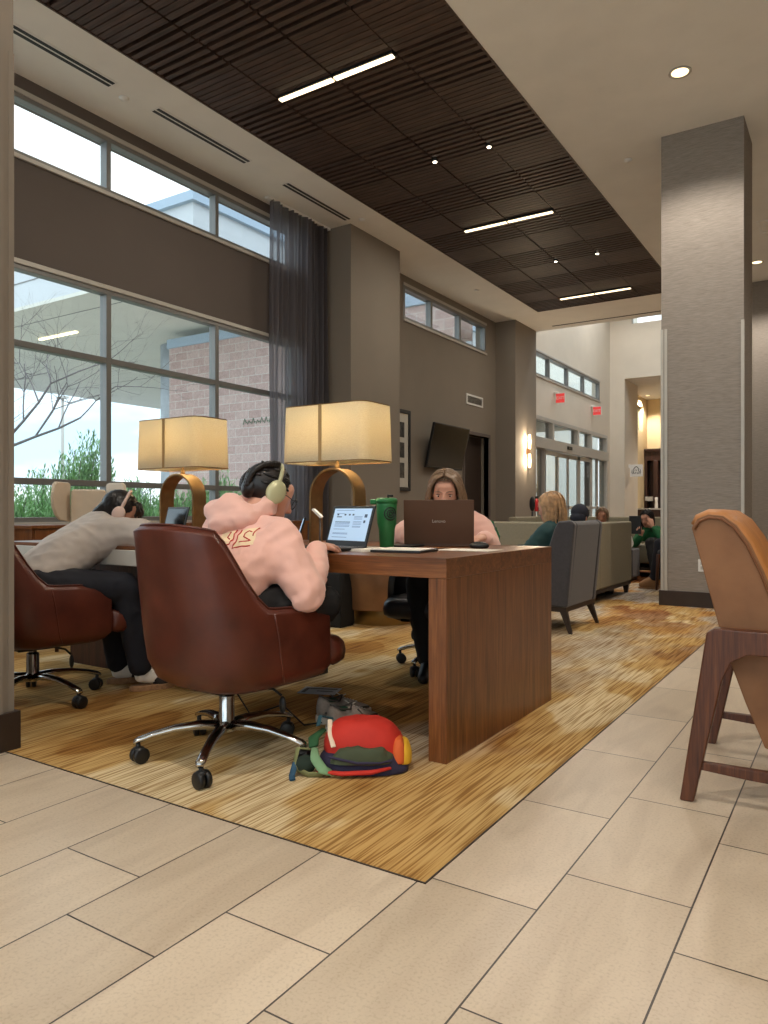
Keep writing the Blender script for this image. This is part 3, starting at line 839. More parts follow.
t = thing('wall_outlet', (-1.275, 7.69, 0.41), 'small white wall outlet low on the square column', 'outlet')
MB().box(-1.31, -1.235, 7.692, 7.6995, 0.35, 0.47).build('cover_plate', M['white'], t, bevel=0.002)
MB().box(-1.288, -1.257, 7.690, 7.6918, 0.415, 0.445).box(-1.288, -1.257, 7.690, 7.6918, 0.372, 0.402).build('socket', M['frame_light'], t)
# white thermostat-like plate near television
o = MB().box(XW + 0.0005, XW + 0.02, 11.90, 12.0, 1.42, 1.56).build('wall_plate', M['wall_shaded'], None, off=(XW, 11.95, 1.49), bevel=0.003)
tag(o, 'small grey wall plate between the television and the dark door', 'plate')

# blade sign of the cafe on the third pier: white square with a round dark emblem
t = thing('blade_sign', (-5.55, 22.0, 2.12), 'small white square blade sign with a round dark emblem', 'sign')
MB().box(-5.63, -5.60, 21.95, 22.05, 2.2, 2.3).box(-5.60, -5.50, 21.99, 22.01, 2.24, 2.26).build('bracket', M['white'], t)
MB().box(-5.60, -5.24, 21.975, 22.02, 1.94, 2.29).build('panel', M['white'], t, bevel=0.006)
mb = MB(); cx, cz = -5.42, 2.115
for k in range(2):                       # wavy locks either side, crown and face outline
    s_ = -1 if k else 1
    mb.tube([(cx + s_ * 0.035, 21.972, cz + 0.085), (cx + s_ * 0.075, 21.972, cz + 0.05), (cx + s_ * 0.06, 21.972, cz + 0.0), (cx + s_ * 0.09, 21.972, cz - 0.04), (cx + s_ * 0.06, 21.972, cz - 0.09)], 0.011, 6)
    mb.tube([(cx + s_ * 0.02, 21.972, cz - 0.04), (cx + s_ * 0.035, 21.972, cz - 0.10)], 0.009, 6)
    mb.tube([(cx + s_ * 0.115, 21.972, cz + 0.03), (cx + s_ * 0.125, 21.972, cz - 0.05), (cx + s_ * 0.10, 21.972, cz - 0.10)], 0.008, 6)
mb.tube([(cx - 0.04, 21.972, cz + 0.09), (cx, 21.972, cz + 0.12), (cx + 0.04, 21.972, cz + 0.09)], 0.012, 6)
mb.tube([(cx - 0.025, 21.972, cz + 0.03), (cx, 21.972, cz - 0.01), (cx + 0.025, 21.972, cz + 0.03)], 0.007, 6)
mb.build('emblem', plain('emblem_dark_green', (24, 44, 38), 0.6), t)

# far cafe: dark cabinets with an opening, counter and things on it
t = thing('cafe_cabinet', (-5.2, 25.7, 0), 'dark wood cafe cabinet wall with tall open niche in the far hall', 'cabinet')
MB().box(-6.03, -3.2, 25.55, 25.99, 2.62, 2.94).box(-6.03, -5.95, 25.55, 25.99, 0, 2.62).box(-5.75, -5.60, 25.55, 25.99, 0, 2.62).box(-4.9, -4.6, 25.55, 25.99, 0, 2.62).box(-3.4, -3.2, 25.55, 25.99, 0, 2.62).build('body', M['cafewood'], t, bevel=0.01)
MB().box(-6.03, -3.2, 25.9, 25.95, 0, 2.62).build('back_panel', M['walnut_dark'], t)
MB().box(-6.04, -3.15, 25.5, 25.99, 2.94, 3.02).build('cornice', M['cafewood'], t, bevel=0.01)
MB().box(-6.0, -5.76, 25.5, 25.86, 1.28, 1.42).build('pastry_case', M['stone_white'], t)
t = thing('serving_counter', (-4.8, 24.6, 0), 'long dark serving counter with pale top in the far hall', 'counter')
MB().box(-6.0, -3.4, 24.4, 24.9, 0, 0.98).build('body', M['cafewood'], t)
MB().box(-6.03, -3.35, 24.34, 24.95, 0.98, 1.03).build('top', M['stone_white'], t, bevel=0.006)
for k, x in enumerate((-5.45, -5.2)):
    o = MB().lathe([(0, 0), (0.05, 0), (0.055, 0.10), (0.042, 0.2), (0.05, 0.34), (0, 0.36)], (x, 24.65, 1.031), 16).build('coffee_urn', M['white'], None, smooth=True, off=(x, 24.65, 1.031))
    tag(o, ('left' if k == 0 else 'right') + ' one of two white canisters on the far serving counter', 'canister', 'canisters on the far counter')
# ------------------------------------------------------------------ outdoors
GZ = -0.15
struct(MB().box(-140, XW - 0.22, -60, 140, GZ - 0.3, GZ), 'ground', M['grass'])
struct(MB().box(-70, -24, -60, 130, GZ, GZ + 0.01), 'ground_parking', M['asphalt'])
# entrance canopy: stucco underside, pale fascia
t = thing('entrance_canopy', (-18, 15, 5.5), 'big flat entrance canopy with beige underside and pale fascia outside the windows', 'canopy')
MB().box(-26.5, -10.5, 9.7, 24.0, 5.54, 5.62).build('soffit', M['canopy'], t)
MB().box(-26.5, -10.5, 9.7, 24.0, 5.62, 6.75).build('fascia', M['canopy_face'], t)
MB().box(-26.6, -10.4, 9.6, 24.1, 6.75, 6.93).build('coping', M['cap_metal'], t)
mb = MB()
mb.box(-26.5, -10.5, 9.685, 9.7, 6.15, 6.17); mb.box(-26.5, -10.5, 10.5, 10.52, 5.532, 5.54); mb.box(-10.5, -10.485, 9.7, 24, 6.15, 6.17); mb.box(-26.5, -10.5, 17.0, 17.02, 5.532, 5.54)
mb.build('panel_joint', M['frame'], t)
for x0_, y_ in ((-18.4, 11.6), (-14.6, 16.0)):
    MB().box(x0_, x0_ + 1.6, y_ - 0.04, y_ + 0.04, 5.50, 5.539).build('soffit_light', emit('canopy_led_%d' % int(y_), (255, 236, 190), 2.0), t)
t = thing('concrete_column', (-16.0, 14.3, GZ), 'thick mottled blue-grey round concrete column under the canopy', 'column')
mb = MB().lathe([(0.0, 0), (0.53, 0), (0.53, 5.69), (0.0, 5.69)], (-16.0, 14.3, GZ), 40); mb.build('shaft', M['concrete'], t, smooth=True)
t = thing('block_wall', (-10.5, 13.2, GZ), 'pinkish split-block wall with blue-grey metal cap outside the window', 'wall')
MB().box(-14.95, -6.6, 13.0, 13.6, GZ, 5.12).build('blockwork', M['block'], t)
MB().box(-15.0, -6.6, 12.95, 13.65, 5.12, 5.36).build('coping', M['cap_metal'], t, bevel=0.02)
o = text_mesh('wall_lettering', 'welcome', 0.34, plain('green_letters', (92, 130, 104), 0.6), (-11.75, 12.985, 3.02), frameR((1, 0, 0), (0, -1, 0)), None)
bpy.data.objects.remove(o)     # the writing there is not legible in the photograph: only dashes of green script remain
mb = MB()
xs = -12.35
rr = random.Random(5)
for k in range(11):
    h = rr.choice([0.07, 0.09, 0.14])
    mb.tube([(xs, 12.985, 3.0), (xs + 0.05, 12.985, 3.0 + h), (xs + 0.09, 12.985, 3.03), (xs + 0.12, 12.985, 3.06)], 0.009, 5)
    xs += 0.135
mb.build('script_sign', plain('green_script', (96, 128, 104), 0.6), t)
# service wing glimpsed through the clerestory over the screen
t = thing('parapet_block', (-13, 22, GZ), 'beige stucco building top seen through the far clerestory', 'building')
MB().box(-22, -12.5, 25.0, 42.0, GZ, 8.6).build('body', M['canopy'], t)
MB().box(-22.1, -12.4, 24.9, 42.1, 8.6, 9.0).build('coping', M['cap_metal'], t)
# tall thin light pole in the parking lot
t = thing('light_pole', (-51, 34, GZ), 'tall thin grey parking-lot light pole', 'pole')
MB().tube([(-51, 34, GZ), (-51, 34, 9.5)], [0.16, 0.10], 10).build('pole', M['frame_light'], t, smooth=True)
MB().box(-51.5, -50.5, 33.8, 34.2, 9.5, 9.65).build('lamp_head', M['frame_light'], t)

def branch_tree(rnd, base, h, r0, spread, depth, lean=(0, 0)):
    mb = MB()
    def grow(p, d, L, r, lv):
        pts = [V(p)]; dd = V(d)
        for s_ in range(4):
            dd = (dd + V((rnd.uniform(-1, 1), rnd.uniform(-1, 1), rnd.uniform(-0.4, 0.8))) * 0.16).normalized()
            pts.append(pts[-1] + dd * L / 4)
        mb.tube(pts, [r, r * 0.9, r * 0.8, r * 0.7, r * 0.58], 6 if lv < 2 else 4)
        if lv >= depth: return
        nb = 3 if lv < 3 else 2
        for k in range(nb + (1 if lv < 2 else 0)):
            a = dd.orthogonal().normalized(); a.rotate(Matrix.Rotation(rnd.uniform(0, 2 * PI), 3, dd))
            nd = (dd + a * rnd.uniform(0.5, spread)).normalized()
            nd.z = nd.z * 0.85 + 0.06
            grow(pts[rnd.choice([2, 3, 4])], nd.normalized(), L * rnd.uniform(0.62, 0.8), r * 0.52, lv + 1)
    grow(base, V((lean[0], lean[1], 1)).normalized(), h, r0, 0)
    return mb
rnd = random.Random(21)
t = thing('bare_tree', (-13.2, 6.4, GZ), 'leafless spreading tree close outside the left window', 'tree')
branch_tree(rnd, (-13.2, 6.4, GZ), 2.2, 0.06, 1.3, 6, (0.35, 0.45)).build('trunk', M['bark'], t)
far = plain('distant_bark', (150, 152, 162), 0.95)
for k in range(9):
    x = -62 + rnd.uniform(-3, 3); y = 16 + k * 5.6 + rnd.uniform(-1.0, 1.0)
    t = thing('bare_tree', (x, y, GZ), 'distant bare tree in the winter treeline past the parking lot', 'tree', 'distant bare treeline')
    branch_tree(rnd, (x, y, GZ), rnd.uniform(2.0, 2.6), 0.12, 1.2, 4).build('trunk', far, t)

def juniper(rnd, c, h, w, n, lean=0.0):
    """feathery evergreen: many short upswept sprays of needles along arching leaders"""
    mb = MB(); st = MB()
    for i in range(n):
        a = rnd.uniform(0, 2 * PI); rr_ = w * math.sqrt(rnd.random())
        zt = h * (1 - 0.5 * (rr_ / w) ** 2) * rnd.uniform(0.45, 1.0)
        root = V((c[0] + 0.25 * rr_ * math.cos(a), c[1] + 0.25 * rr_ * math.sin(a), c[2]))
        tip = V((c[0] + rr_ * math.cos(a) + lean * zt, c[1] + rr_ * math.sin(a) + lean * zt, c[2] + zt))
        d = (tip - root); L = d.length; dn = d.normalized()
        if i % 6 == 0: st.tube([root, root + d * 0.5, tip], [0.02, 0.012, 0.004], 4)
        m_ = int(18 + L * 20)
        for k in range(m_):
            u = 0.2 + 0.8 * k / m_
            p = root + d * u
            s_ = dn.orthogonal().normalized(); s_.rotate(Matrix.Rotation(rnd.uniform(0, 2 * PI), 3, dn))
            q = (dn * 0.8 + s_ * rnd.uniform(0.4, 1.0) + V((0, 0, 0.25))).normalized()
            ln = rnd.uniform(0.07, 0.17) * (1.15 - 0.5 * u)
            wd = s_.cross(q).normalized() * rnd.uniform(0.006, 0.013)
            mb.add([p, p + q * ln * 0.5 + wd, p + q * ln, p + q * ln * 0.5 - wd], [(0, 1, 2, 3)])
    return mb, st
bushes = [((-8.8, 5.95), 2.2, 0.60, 600, 0.08), ((-8.9, 4.95), 1.75, 0.60, 520, 0.0), ((-8.9, 6.95), 1.6, 0.60, 520, 0.0), ((-9.0, 8.0), 1.6, 0.60, 520, 0.03), ((-9.1, 9.0), 1.85, 0.60, 520, 0.0), ((-9.2, 10.1), 1.9, 0.62, 520, 0.0), ((-10.2, 6.4), 1.8, 0.65, 480, 0.0), ((-10.3, 8.4), 1.75, 0.65, 480, 0.0)]
names = ['tallest feathery juniper outside the leftmost window pane', 'juniper bush at the left end of the window beside the pillar', 'juniper bush seen behind the cream wing chair', 'juniper bush seen through the arch of the farther lamp',
         'juniper bush seen between the farther lamp and the pink hoodie', 'rightmost juniper bush at the foot of the block wall', 'left bush of the second row of junipers outside', 'right bush of the second row of junipers outside']
for (c, h, w, n, ln), lab in zip(bushes, names):
    t = thing('juniper_bush', (c[0], c[1], GZ), lab, 'bush', 'junipers under the window')
    mb, st = juniper(rnd, (c[0], c[1], GZ), h, w, n, ln)
    mb.build('foliage', M['juniper'], t); st.build('stem', M['bark'], t)
# luggage trolleys outside the glass entrance
cart_m = plain('dark_cart_metal', (48, 44, 44), 0.4, 0.5)
for k in range(4):
    yy = 16.4 + k * 0.95
    lab = ['first', 'second', 'third', 'last'][k] + ' of four luggage carts outside the entrance glass, counted from the left'
    t = thing('luggage_cart', (-7.6, yy, 0), lab, 'luggage cart', 'luggage carts outside the entrance')
    mb = MB()
    for xx in (-7.9, -7.3):
        pts = [(xx, yy - 0.4, 0.25), (xx, yy - 0.4, 1.25)] + [(xx, yy - 0.4 * math.cos(a), 1.25 + 0.4 * math.sin(a)) for a in [PI * q / 8 for q in range(1, 8)]] + [(xx, yy + 0.4, 1.25), (xx, yy + 0.4, 0.25)]
        mb.tube(pts, 0.022, 8)
    mb.tube([(-7.9, yy, 1.65), (-7.3, yy, 1.65)], 0.018, 8); mb.tube([(-7.9, yy - 0.4, 1.2), (-7.9, yy + 0.4, 1.2)], 0.016, 8)
    mb.build('hoop_frame', cart_m, t, smooth=True)
    MB().box(-8.0, -7.2, yy - 0.43, yy + 0.43, 0.2, 0.26).build('deck', cart_m, t, bevel=0.01)
    for sx in (-7.9, -7.3):
        for sy in (-0.36, 0.36):
            MB().ell((sx, yy + sy, 0.06), 0.03, 0.1, 0.1).build('wheel', M['black'], t, smooth=True, off=None)
struct(MB().box(-12, XW - 0.22, 14.6, 22, GZ, -0.04), 'ground_walk', plain('entrance_paving', (190, 186, 178), 0.9))
t = thing('vestibule', (-9.0, 18.5, 0), 'beige vestibule wall behind the entrance glass', 'wall')
MB().box(-9.6, -9.4, 14.8, 22.0, -0.04, 3.4).build('back_wall', M['wall_lit'], t)
MB().box(-9.6, XW - 0.22, 14.8, 22.0, 3.4, 3.5).build('lid', M['drywall'], t)
for y_ in (16.6, 18.1): MB().box(-9.395, -9.38, y_, y_ + 0.8, 1.3, 2.1).build('daylight_pane', emit('vestibule_daylight_%d' % int(y_), (225, 235, 250), 1.0), t)  # glowing slabs on a solid wall stand in for daylight

# ------------------------------------------------------------------ sky
w = bpy.data.worlds.new('overcast_sky'); scene.world = w; w.use_nodes = True
nt = w.node_tree; bg = nt.nodes['Background']
tc = N(nt, 'ShaderNodeTexCoord')
mp = N(nt, 'ShaderNodeMapping'); mp.inputs['Scale'].default_value = (1, 1, 3.2)
nt.links.new(tc.outputs['Generated'], mp.inputs['Vector'])
nz = N(nt, 'ShaderNodeTexNoise'); nz.inputs['Scale'].default_value = 2.6; nz.inputs['Detail'].default_value = 6
nt.links.new(mp.outputs[0], nz.inputs['Vector'])
clouds = ramp(nt, nz.outputs['Fac'], [(0.38, lin((168, 190, 208))), (0.56, lin((232, 237, 242)))])
nt.links.new(clouds, bg.inputs['Color'])
bg.inputs['Strength'].default_value = SKY
def portal(loc, sx, sy, R):
    L = bpy.data.lights.new('window_portal', 'AREA'); L.shape = 'RECTANGLE'; L.size = sx; L.size_y = sy
    L.cycles.is_portal = True
    o = bpy.data.objects.new('window_portal', L); COL.objects.link(o); o.location = loc; o.rotation_euler = R
portal((XW - 0.2, 3.58, 1.95), 2.24, 7.5, (0, -PI / 2, 0))
portal((XW - 0.2, 3.58, 4.25), 0.55, 7.5, (0, -PI / 2, 0))
portal((XW - 0.2, 11.5, 4.25), 0.56, 3.1, (0, -PI / 2, 0))
portal((XW - 0.2, 17.85, 4.25), 0.56, 5.3, (0, -PI / 2, 0))
portal((XW - 0.2, 18.2, 1.6), 3.1, 6.0, (0, -PI / 2, 0))
portal((-3.1, 18.1, 7.55), 3.0, 5.4, (0, 0, 0))
portal((-0.65, -5.15, 2.3), 9.5, 3.8, (-PI / 2, 0, 0))
# camera --------------------------------------------------------------------
cam = bpy.data.cameras.new('camera'); co = bpy.data.objects.new('camera', cam); COL.objects.link(co)
cam.sensor_fit = 'VERTICAL'; cam.sensor_height = 36.0; cam.lens = 36.0 * 737 / 1024
cam.shift_y = -1.0 / 1024
co.location = (0, 0, 0.94); co.rotation_euler = (PI / 2, 0, math.radians(32.75))
scene.camera = co
cam.clip_start = 0.05; cam.clip_end = 500
vs = scene.view_settings; vs.view_transform = 'Standard'; vs.look = 'None'; vs.gamma = 1.0; vs.use_curve_mapping = False; vs.exposure = EXPO
scene.cycles.max_bounces = 8; scene.cycles.diffuse_bounces = 5; scene.cycles.transparent_max_bounces = 12
scene.cycles.sample_clamp_indirect = 6.0
scene.cycles.use_denoising = True
# ------------------------------------------------------------------ tables
DZ = 0.764
t = thing('work_table', (-1.95, 2.97, 0), 'walnut waterfall-leg work table with the brown laptop and green tumbler on it', 'table')
MB().box(-2.62, -1.281, 2.418, 3.53, DZ - 0.076, DZ).build('tabletop', M['walnut_x'], t, bevel=0.002)
MB().box(-1.357, -1.281, 2.418, 3.53, 0, DZ - 0.0765).build('end_panel', M['walnut'], t, bevel=0.002)
MB().box(-2.62, -2.585, 3.2, 3.42, 0.0, DZ - 0.0765).build('pedestal', M['black'], t, bevel=0.002)
t = thing('work_table', (-3.5, 2.97, 0), 'second work table with pale front edge and dark front panel at the left', 'table')
MB().box(-4.18, -2.64, 2.418, 3.53, DZ - 0.02, DZ).build('tabletop', M['walnut_x'], t, bevel=0.002)
MB().box(-4.18, -2.64, 2.41, 2.47, DZ - 0.10, DZ - 0.0205).build('front_edge', M['stone_white'], t, bevel=0.004)
MB().box(-4.12, -2.76, 2.80, 2.84, 0, DZ - 0.021).build('modesty_panel', M['walnut_dark'], t)
for xa in (-4.18, -2.76): MB().box(xa, xa + 0.06, 2.86, 3.53, 0, DZ - 0.021).build('end_panel', M['walnut_dark'], t)
# round drum table behind
t = thing('drum_table', (-3.42, 5.28, 0), 'round bronze drum table on a gold plinth seen under the work table', 'table')
MB().lathe([(0, 0), (0.27, 0), (0.27, 0.13), (0, 0.13)], (-3.42, 5.28, 0), 40).build('plinth', M['gold_plinth'], t, smooth=True, bevel=0.002)
MB().lathe([(0, 0.13), (0.355, 0.13), (0.36, 0.14), (0.36, 0.555), (0, 0.555)], (-3.42, 5.28, 0), 48).build('drum', M['bronze'], t, smooth=True, bevel=0.002)
MB().lathe([(0, 0.556), (0.37, 0.556), (0.375, 0.57), (0.365, 0.58), (0, 0.58)], (-3.42, 5.28, 0), 48).build('top', M['walnut_x'], t, smooth=True)

# ------------------------------------------------------------------ lamps
def rrect(L, W, r, n=6, wob=0.0):
    pts = []
    for cx, cy, a0 in ((L / 2 - r, W / 2 - r, 0), (-L / 2 + r, W / 2 - r, PI / 2), (-L / 2 + r, -W / 2 + r, PI), (L / 2 - r, -W / 2 + r, 1.5 * PI)):
        for k in range(n + 1):
            a = a0 + PI / 2 * k / n
            pts.append((cx + r * math.cos(a), cy + r * math.sin(a)))
    return pts
def make_lamp(x, y, label):
    t = thing('table_lamp', (x, y, DZ), label, 'lamp', 'brass arch table lamps')
    # arch ribbon: width 0.28, depth 0.10
    w, zc, n = 0.135, 0.376 - 0.14, 16
    out = [(-w - 0.006, 0.0)] + [(-(w + 0.006) * math.cos(PI * k / n), zc + (w + 0.006) * math.sin(PI * k / n)) for k in range(n + 1)] + [(w + 0.006, 0.0)]
    inn = [(-w + 0.006, 0.0)] + [(-(w - 0.006) * math.cos(PI * k / n), zc + (w - 0.006) * math.sin(PI * k / n)) for k in range(n + 1)] + [(w - 0.006, 0.0)]
    mb = MB(); rings = []
    for (a, za), (b, zb) in zip(out, inn):
        rings.append([(x + a, y - 0.05, DZ + 0.013 + za), (x + a, y + 0.05, DZ + 0.013 + za), (x + b, y + 0.05, DZ + 0.013 + zb), (x + b, y - 0.05, DZ + 0.013 + zb)])
    mb.rings(rings); mb.build('arch_base', M['brass'], t, bevel=0.002)
    MB().box(x - 0.145, x + 0.145, y - 0.055, y + 0.055, DZ + 0.0005, DZ + 0.013).build('foot', M['brass'], t, bevel=0.003)
    MB().lathe([(0, 0.382), (0.017, 0.382), (0.013, 0.40), (0.009, 0.41), (0.009, 0.50), (0.018, 0.505), (0.018, 0.55), (0, 0.55)], (x, y, DZ), 16).build('stem', M['brass'], t, smooth=True)
    MB().ell((x, y, DZ + 0.585), 0.032, 0.032, 0.045).build('bulb', M['bulb'], t, smooth=True)
    # shade: soft-cornered rectangle, slightly tapered, open at both ends
    zs = [0.415, 0.55, 0.697]; sc = [1.0, 0.985, 0.965]
    rings = []
    for z, s_ in zip(zs, sc):
        rings.append([(x + a * s_, y + b * s_, DZ + z) for a, b in rrect(0.525, 0.275, 0.06)])
    for z, s_ in zip(zs[::-1], sc[::-1]):
        rings.append([(x + a * s_ * 0.988, y + b * s_ * 0.98, DZ + z) for a, b in rrect(0.525, 0.275, 0.06)])
    rings.append(rings[0])
    mb = MB(); mb.rings(rings, cap0=False, cap1=False)
    mb.build('lamp_shade', M['shade'], t, smooth=True)
    for z, s_ in ((0.415, 1.003), (0.693, 0.969)):
        mb = MB()
        pr_ = rrect(0.525, 0.275, 0.06)
        mb.rings([[(x + a * s_, y + b * s_, DZ + z + dz) for a, b in pr_] for dz in (0, 0.005)] + [[(x + a * s_ * 0.985, y + b * s_ * 0.97, DZ + z + dz) for a, b in pr_] for dz in (0.005, 0)] + [[(x + a * s_, y + b * s_, DZ + z) for a, b in pr_]], False, False)
        mb.build('shade_trim', M['brass'], t)
    MB().box(x - 0.018 + 0.005, x + 0.0 + 0.005, y - 0.1395, y - 0.1355, DZ + 0.417, DZ + 0.693).build('seam', plain('shade_seam', (170, 140, 96), 0.9), t)
    MB().tube([(x - 0.24, y, DZ + 0.55), (x + 0.24, y, DZ + 0.55)], 0.003, 6).tube([(x, y - 0.125, DZ + 0.55), (x, y + 0.125, DZ + 0.55)], 0.003, 6).build('spider', M['brass'], t)
    L = bpy.data.lights.new('lamp_glow', 'POINT'); L.energy = LAMP_W; L.color = (1.0, 0.84, 0.60); L.shadow_soft_size = 0.05
    lo = bpy.data.objects.new('lamp_glow', L); COL.objects.link(lo); lo.parent = t; lo.location = (0, 0, 0.60)
    return t
LAMP_W = 15
make_lamp(-2.195, 2.98, 'nearer and larger-looking brass arch lamp with cream shade behind the laptop')
make_lamp(-3.28, 2.95, 'farther brass arch lamp with cream shade in front of the window')

# ------------------------------------------------------------------ task chairs
def make_task_chair(name, loc, ang, label, mat, detail, base_rot=0.0):
    """shell swivel chair facing +Y before rotation"""
    t = thing(name, loc, label, 'chair', 'shell swivel chairs at the work tables', rz=ang)
    O = (0, 0, 0)
    # plan outline of the tub: parameter s from left arm front (-1) round the back (0) to the right arm front (1)
    def plan(s, w, yb, yf):
        a = abs(s); sg = 1 if s > 0 else -1
        # back arc for a<0.55, straight arm after
        if a < 0.55:
            th = (a / 0.55) * PI / 2
            return (sg * w * math.sin(th) ** 0.75 if a > 0 else 0.0, yb + (0.21) * (1 - math.cos(th) ** 0.8 if th < PI / 2 - 1e-6 else 1.0))
        u = (a - 0.55) / 0.45
        return (sg * w, yb + 0.21 + u * (yf - yb - 0.21))
    def top(s):
        a = abs(s)
        if a < 0.36: return 0.875 - 0.02 * (a / 0.36) ** 2
        if a < 0.60:
            u = (a - 0.36) / 0.24
            e = u * u * (3 - 2 * u)
            return 0.855 - 0.285 * e
        return 0.57 - 0.012 * (a - 0.60) / 0.40
    ns = 48
    S = [-1 + 2 * k / ns for k in range(ns + 1)]
    cols = []
    for s in S:
        zt = top(s)
        outer = []
        inner = []
        hs = [0.0, 0.12, 0.3, 0.5, 0.7, 0.88, 1.0]
        for h in hs:
            z = 0.315 + (zt - 0.315) * h
            k = (z - 0.30) / 0.57
            w = 0.292 - 0.055 * max(0, (z - 0.50) / 0.37)
            yb = -0.235 - 0.10 * k
            yf = 0.27
            w_ = w * (0.95 if h == 0 else 1.0)
            x, y = plan(s, w_, yb + (0.02 if h == 0 else 0), yf - (0.03 if h == 0 else 0))
            # squarer back corners
            outer.append(V((x, y, z)))
            xi, yi = plan(s, w_ - 0.042, yb + 0.045, yf)
            inner.append(V((xi, yi, z)))
        rim = (outer[-1] + inner[-1]) / 2 + V((0, 0, 0.016))
        base0 = V((outer[0].x * 0.84, outer[0].y * 0.84, 0.292))
        cols.append([base0] + outer + [rim] + inner[::-1][:-1] + [inner[0] + V((0, 0, 0.06))])
    mb = MB()
    nn = len(cols[0])
    vs = [p for c_ in cols for p in c_]; fs = []
    for i in range(ns):
        for j in range(nn - 1):
            fs.append((i * nn + j, (i + 1) * nn + j, (i + 1) * nn + j + 1, i * nn + j + 1))
    for i in (0, ns):       # arm ends
        fs.append(tuple(i * nn + j for j in range(nn)))
    # underside pan
    fs.append(tuple(i * nn for i in range(ns + 1)))
    # inner pan at seat height
    fs.append(tuple(i * nn + nn - 1 for i in range(ns + 1)))
    mb.add(vs, fs)
    def local(mb_, nm, mt, par, **kw):
        return mb_.build(nm, mt, par, off=O, **kw)
    sh = local(mb, 'shell', mat, t, smooth=True, bevel=0.012, seg=3)
    # seam piping along the rim and side seams
    pts = [c_[9 - 1] + V((0, 0, 0.002)) for c_ in cols]
    local(MB().tube(pts, 0.0045, 6), 'piping', mat, sh, smooth=True)
    for sgn in (-1, 1):
        k = int(ns / 2 + sgn * ns * 0.33)
        local(MB().tube([cols[k][j] * 1.003 for j in range(1, 8)], 0.0035, 6), 'side_seam', mat, sh, smooth=True)
    # seat cushion: plump rounded box
    def cush(x, y):
        return 1.0
    mb = MB(); rings = []
    prof = [(0.0, 0.92), (0.02, 0.985), (0.055, 1.0), (0.09, 0.985), (0.112, 0.93), (0.122, 0.7), (0.125, 0.3)]
    for dz, sc_ in prof:
        tee = [(-0.235, -0.17), (-0.15, -0.235), (0.15, -0.235), (0.235, -0.17), (0.235, 0.272), (0.262, 0.282), (0.284, 0.295), (0.288, 0.33), (0.275, 0.375), (0.23, 0.395), (0.0, 0.40), (-0.23, 0.395), (-0.275, 0.375), (-0.288, 0.33), (-0.284, 0.295), (-0.262, 0.282), (-0.235, 0.272)]
        rings.append([(a * sc_, 0.10 + (b - 0.10) * sc_, 0.345 + dz * 0.96 - (0.012 if b > 0.3 else 0)) for a, b in tee])
    mb.rings(rings)
    local(mb, 'seat_cushion', mat, t, smooth=True)
    # chrome column, five-star base, casters
    local(MB().lathe([(0, 0.10), (0.034, 0.10), (0.034, 0.135), (0.030, 0.14), (0.030, 0.235), (0.024, 0.24), (0.018, 0.242), (0.018, 0.285), (0, 0.285)], O, 20), 'gas_column', M['chrome'], t, smooth=True, bevel=0.001)
    local(MB().box(-0.09, 0.09, -0.10, 0.10, 0.262, 0.285), 'mechanism', M['black'], t, bevel=0.006)
    for k in range(5):
        a = base_rot + 2 * PI * k / 5
        d = V((math.cos(a), math.sin(a), 0)); u = V((-math.sin(a), math.cos(a), 0))
        mb = MB(); rings = []
        for r_, z_, hw, hh in ((0.02, 0.122, 0.026, 0.020), (0.10, 0.128, 0.023, 0.017), (0.19, 0.122, 0.020, 0.014), (0.27, 0.105, 0.018, 0.012), (0.325, 0.088, 0.019, 0.012), (0.34, 0.080, 0.014, 0.009)):
            c = d * r_ + V((0, 0, z_))
            rings.append([c + u * hw * ca + V((0, 0, hh * sa)) for ca, sa in [(math.cos(q), math.sin(q)) for q in [2 * PI * m / 12 for m in range(12)]]])
        mb.rings(rings)
        lg = local(mb, 'base_leg', M['chrome'] if detail else M['chrome'], t, smooth=True)
        cc = d * 0.325
        ca = a + 0.9 + 0.7 * k
        f = V((math.cos(ca), math.sin(ca), 0)); g = V((-math.sin(ca), math.cos(ca), 0))
        R = frameR(f, V((0, 0, 1)))
        mb = MB()
        for sd in (-1, 1):
            c = cc + g * 0.014 * sd + f * 0.008
            prof = [[c + g * off + 0.03 * s1 * (math.cos(q) * f + math.sin(q) * V((0, 0, 1))) + V((0, 0, 0.0305)) for q in [2 * PI * m / 16 for m in range(16)]] for off, s1 in ((-0.010, 0.85), (-0.008, 1.0), (0.008, 1.0), (0.010, 0.85))]
            mb.rings(prof)
        mb.tube([cc + V((0, 0, 0.035)) + f * 0.008, cc + V((0, 0, 0.08))], 0.009, 8)
        mb.ell(cc + V((0, 0, 0.052)) + f * 0.006, 0.022, 0.024, 0.012, R, 12, 6)
        local(mb, 'caster', M['black'], lg, smooth=True)
    # tilt lever with a paddle knob
    mb = MB().tube([(0.05, 0.06, 0.268), (0.15, 0.10, 0.262), (0.185, 0.112, 0.24)], 0.005, 8)
    mb.ell((0.187, 0.115, 0.205), 0.017, 0.010, 0.033)
    local(mb, 'lever', M['black'], t, smooth=True)
    return t
ch2 = make_task_chair('office_chair', (-2.035, 2.05, 0), math.radians(-6), 'oxblood leather swivel chair nearest the camera with chrome star base', M['leather_red'], True, math.radians(-60.7 + 6))
ch1 = copy_tree(ch2); ch1.location = (-3.44, 2.13, 0); ch1.rotation_euler = (0, 0, math.radians(-12))
ch1['label'] = 'oxblood leather swivel chair partly cut off by the left pillar'
ch3 = make_task_chair('office_chair', (-2.06, 3.93, 0), math.radians(190), 'black leather swivel chair on the far side of the work table', M['leather_black'], True, math.radians(70))

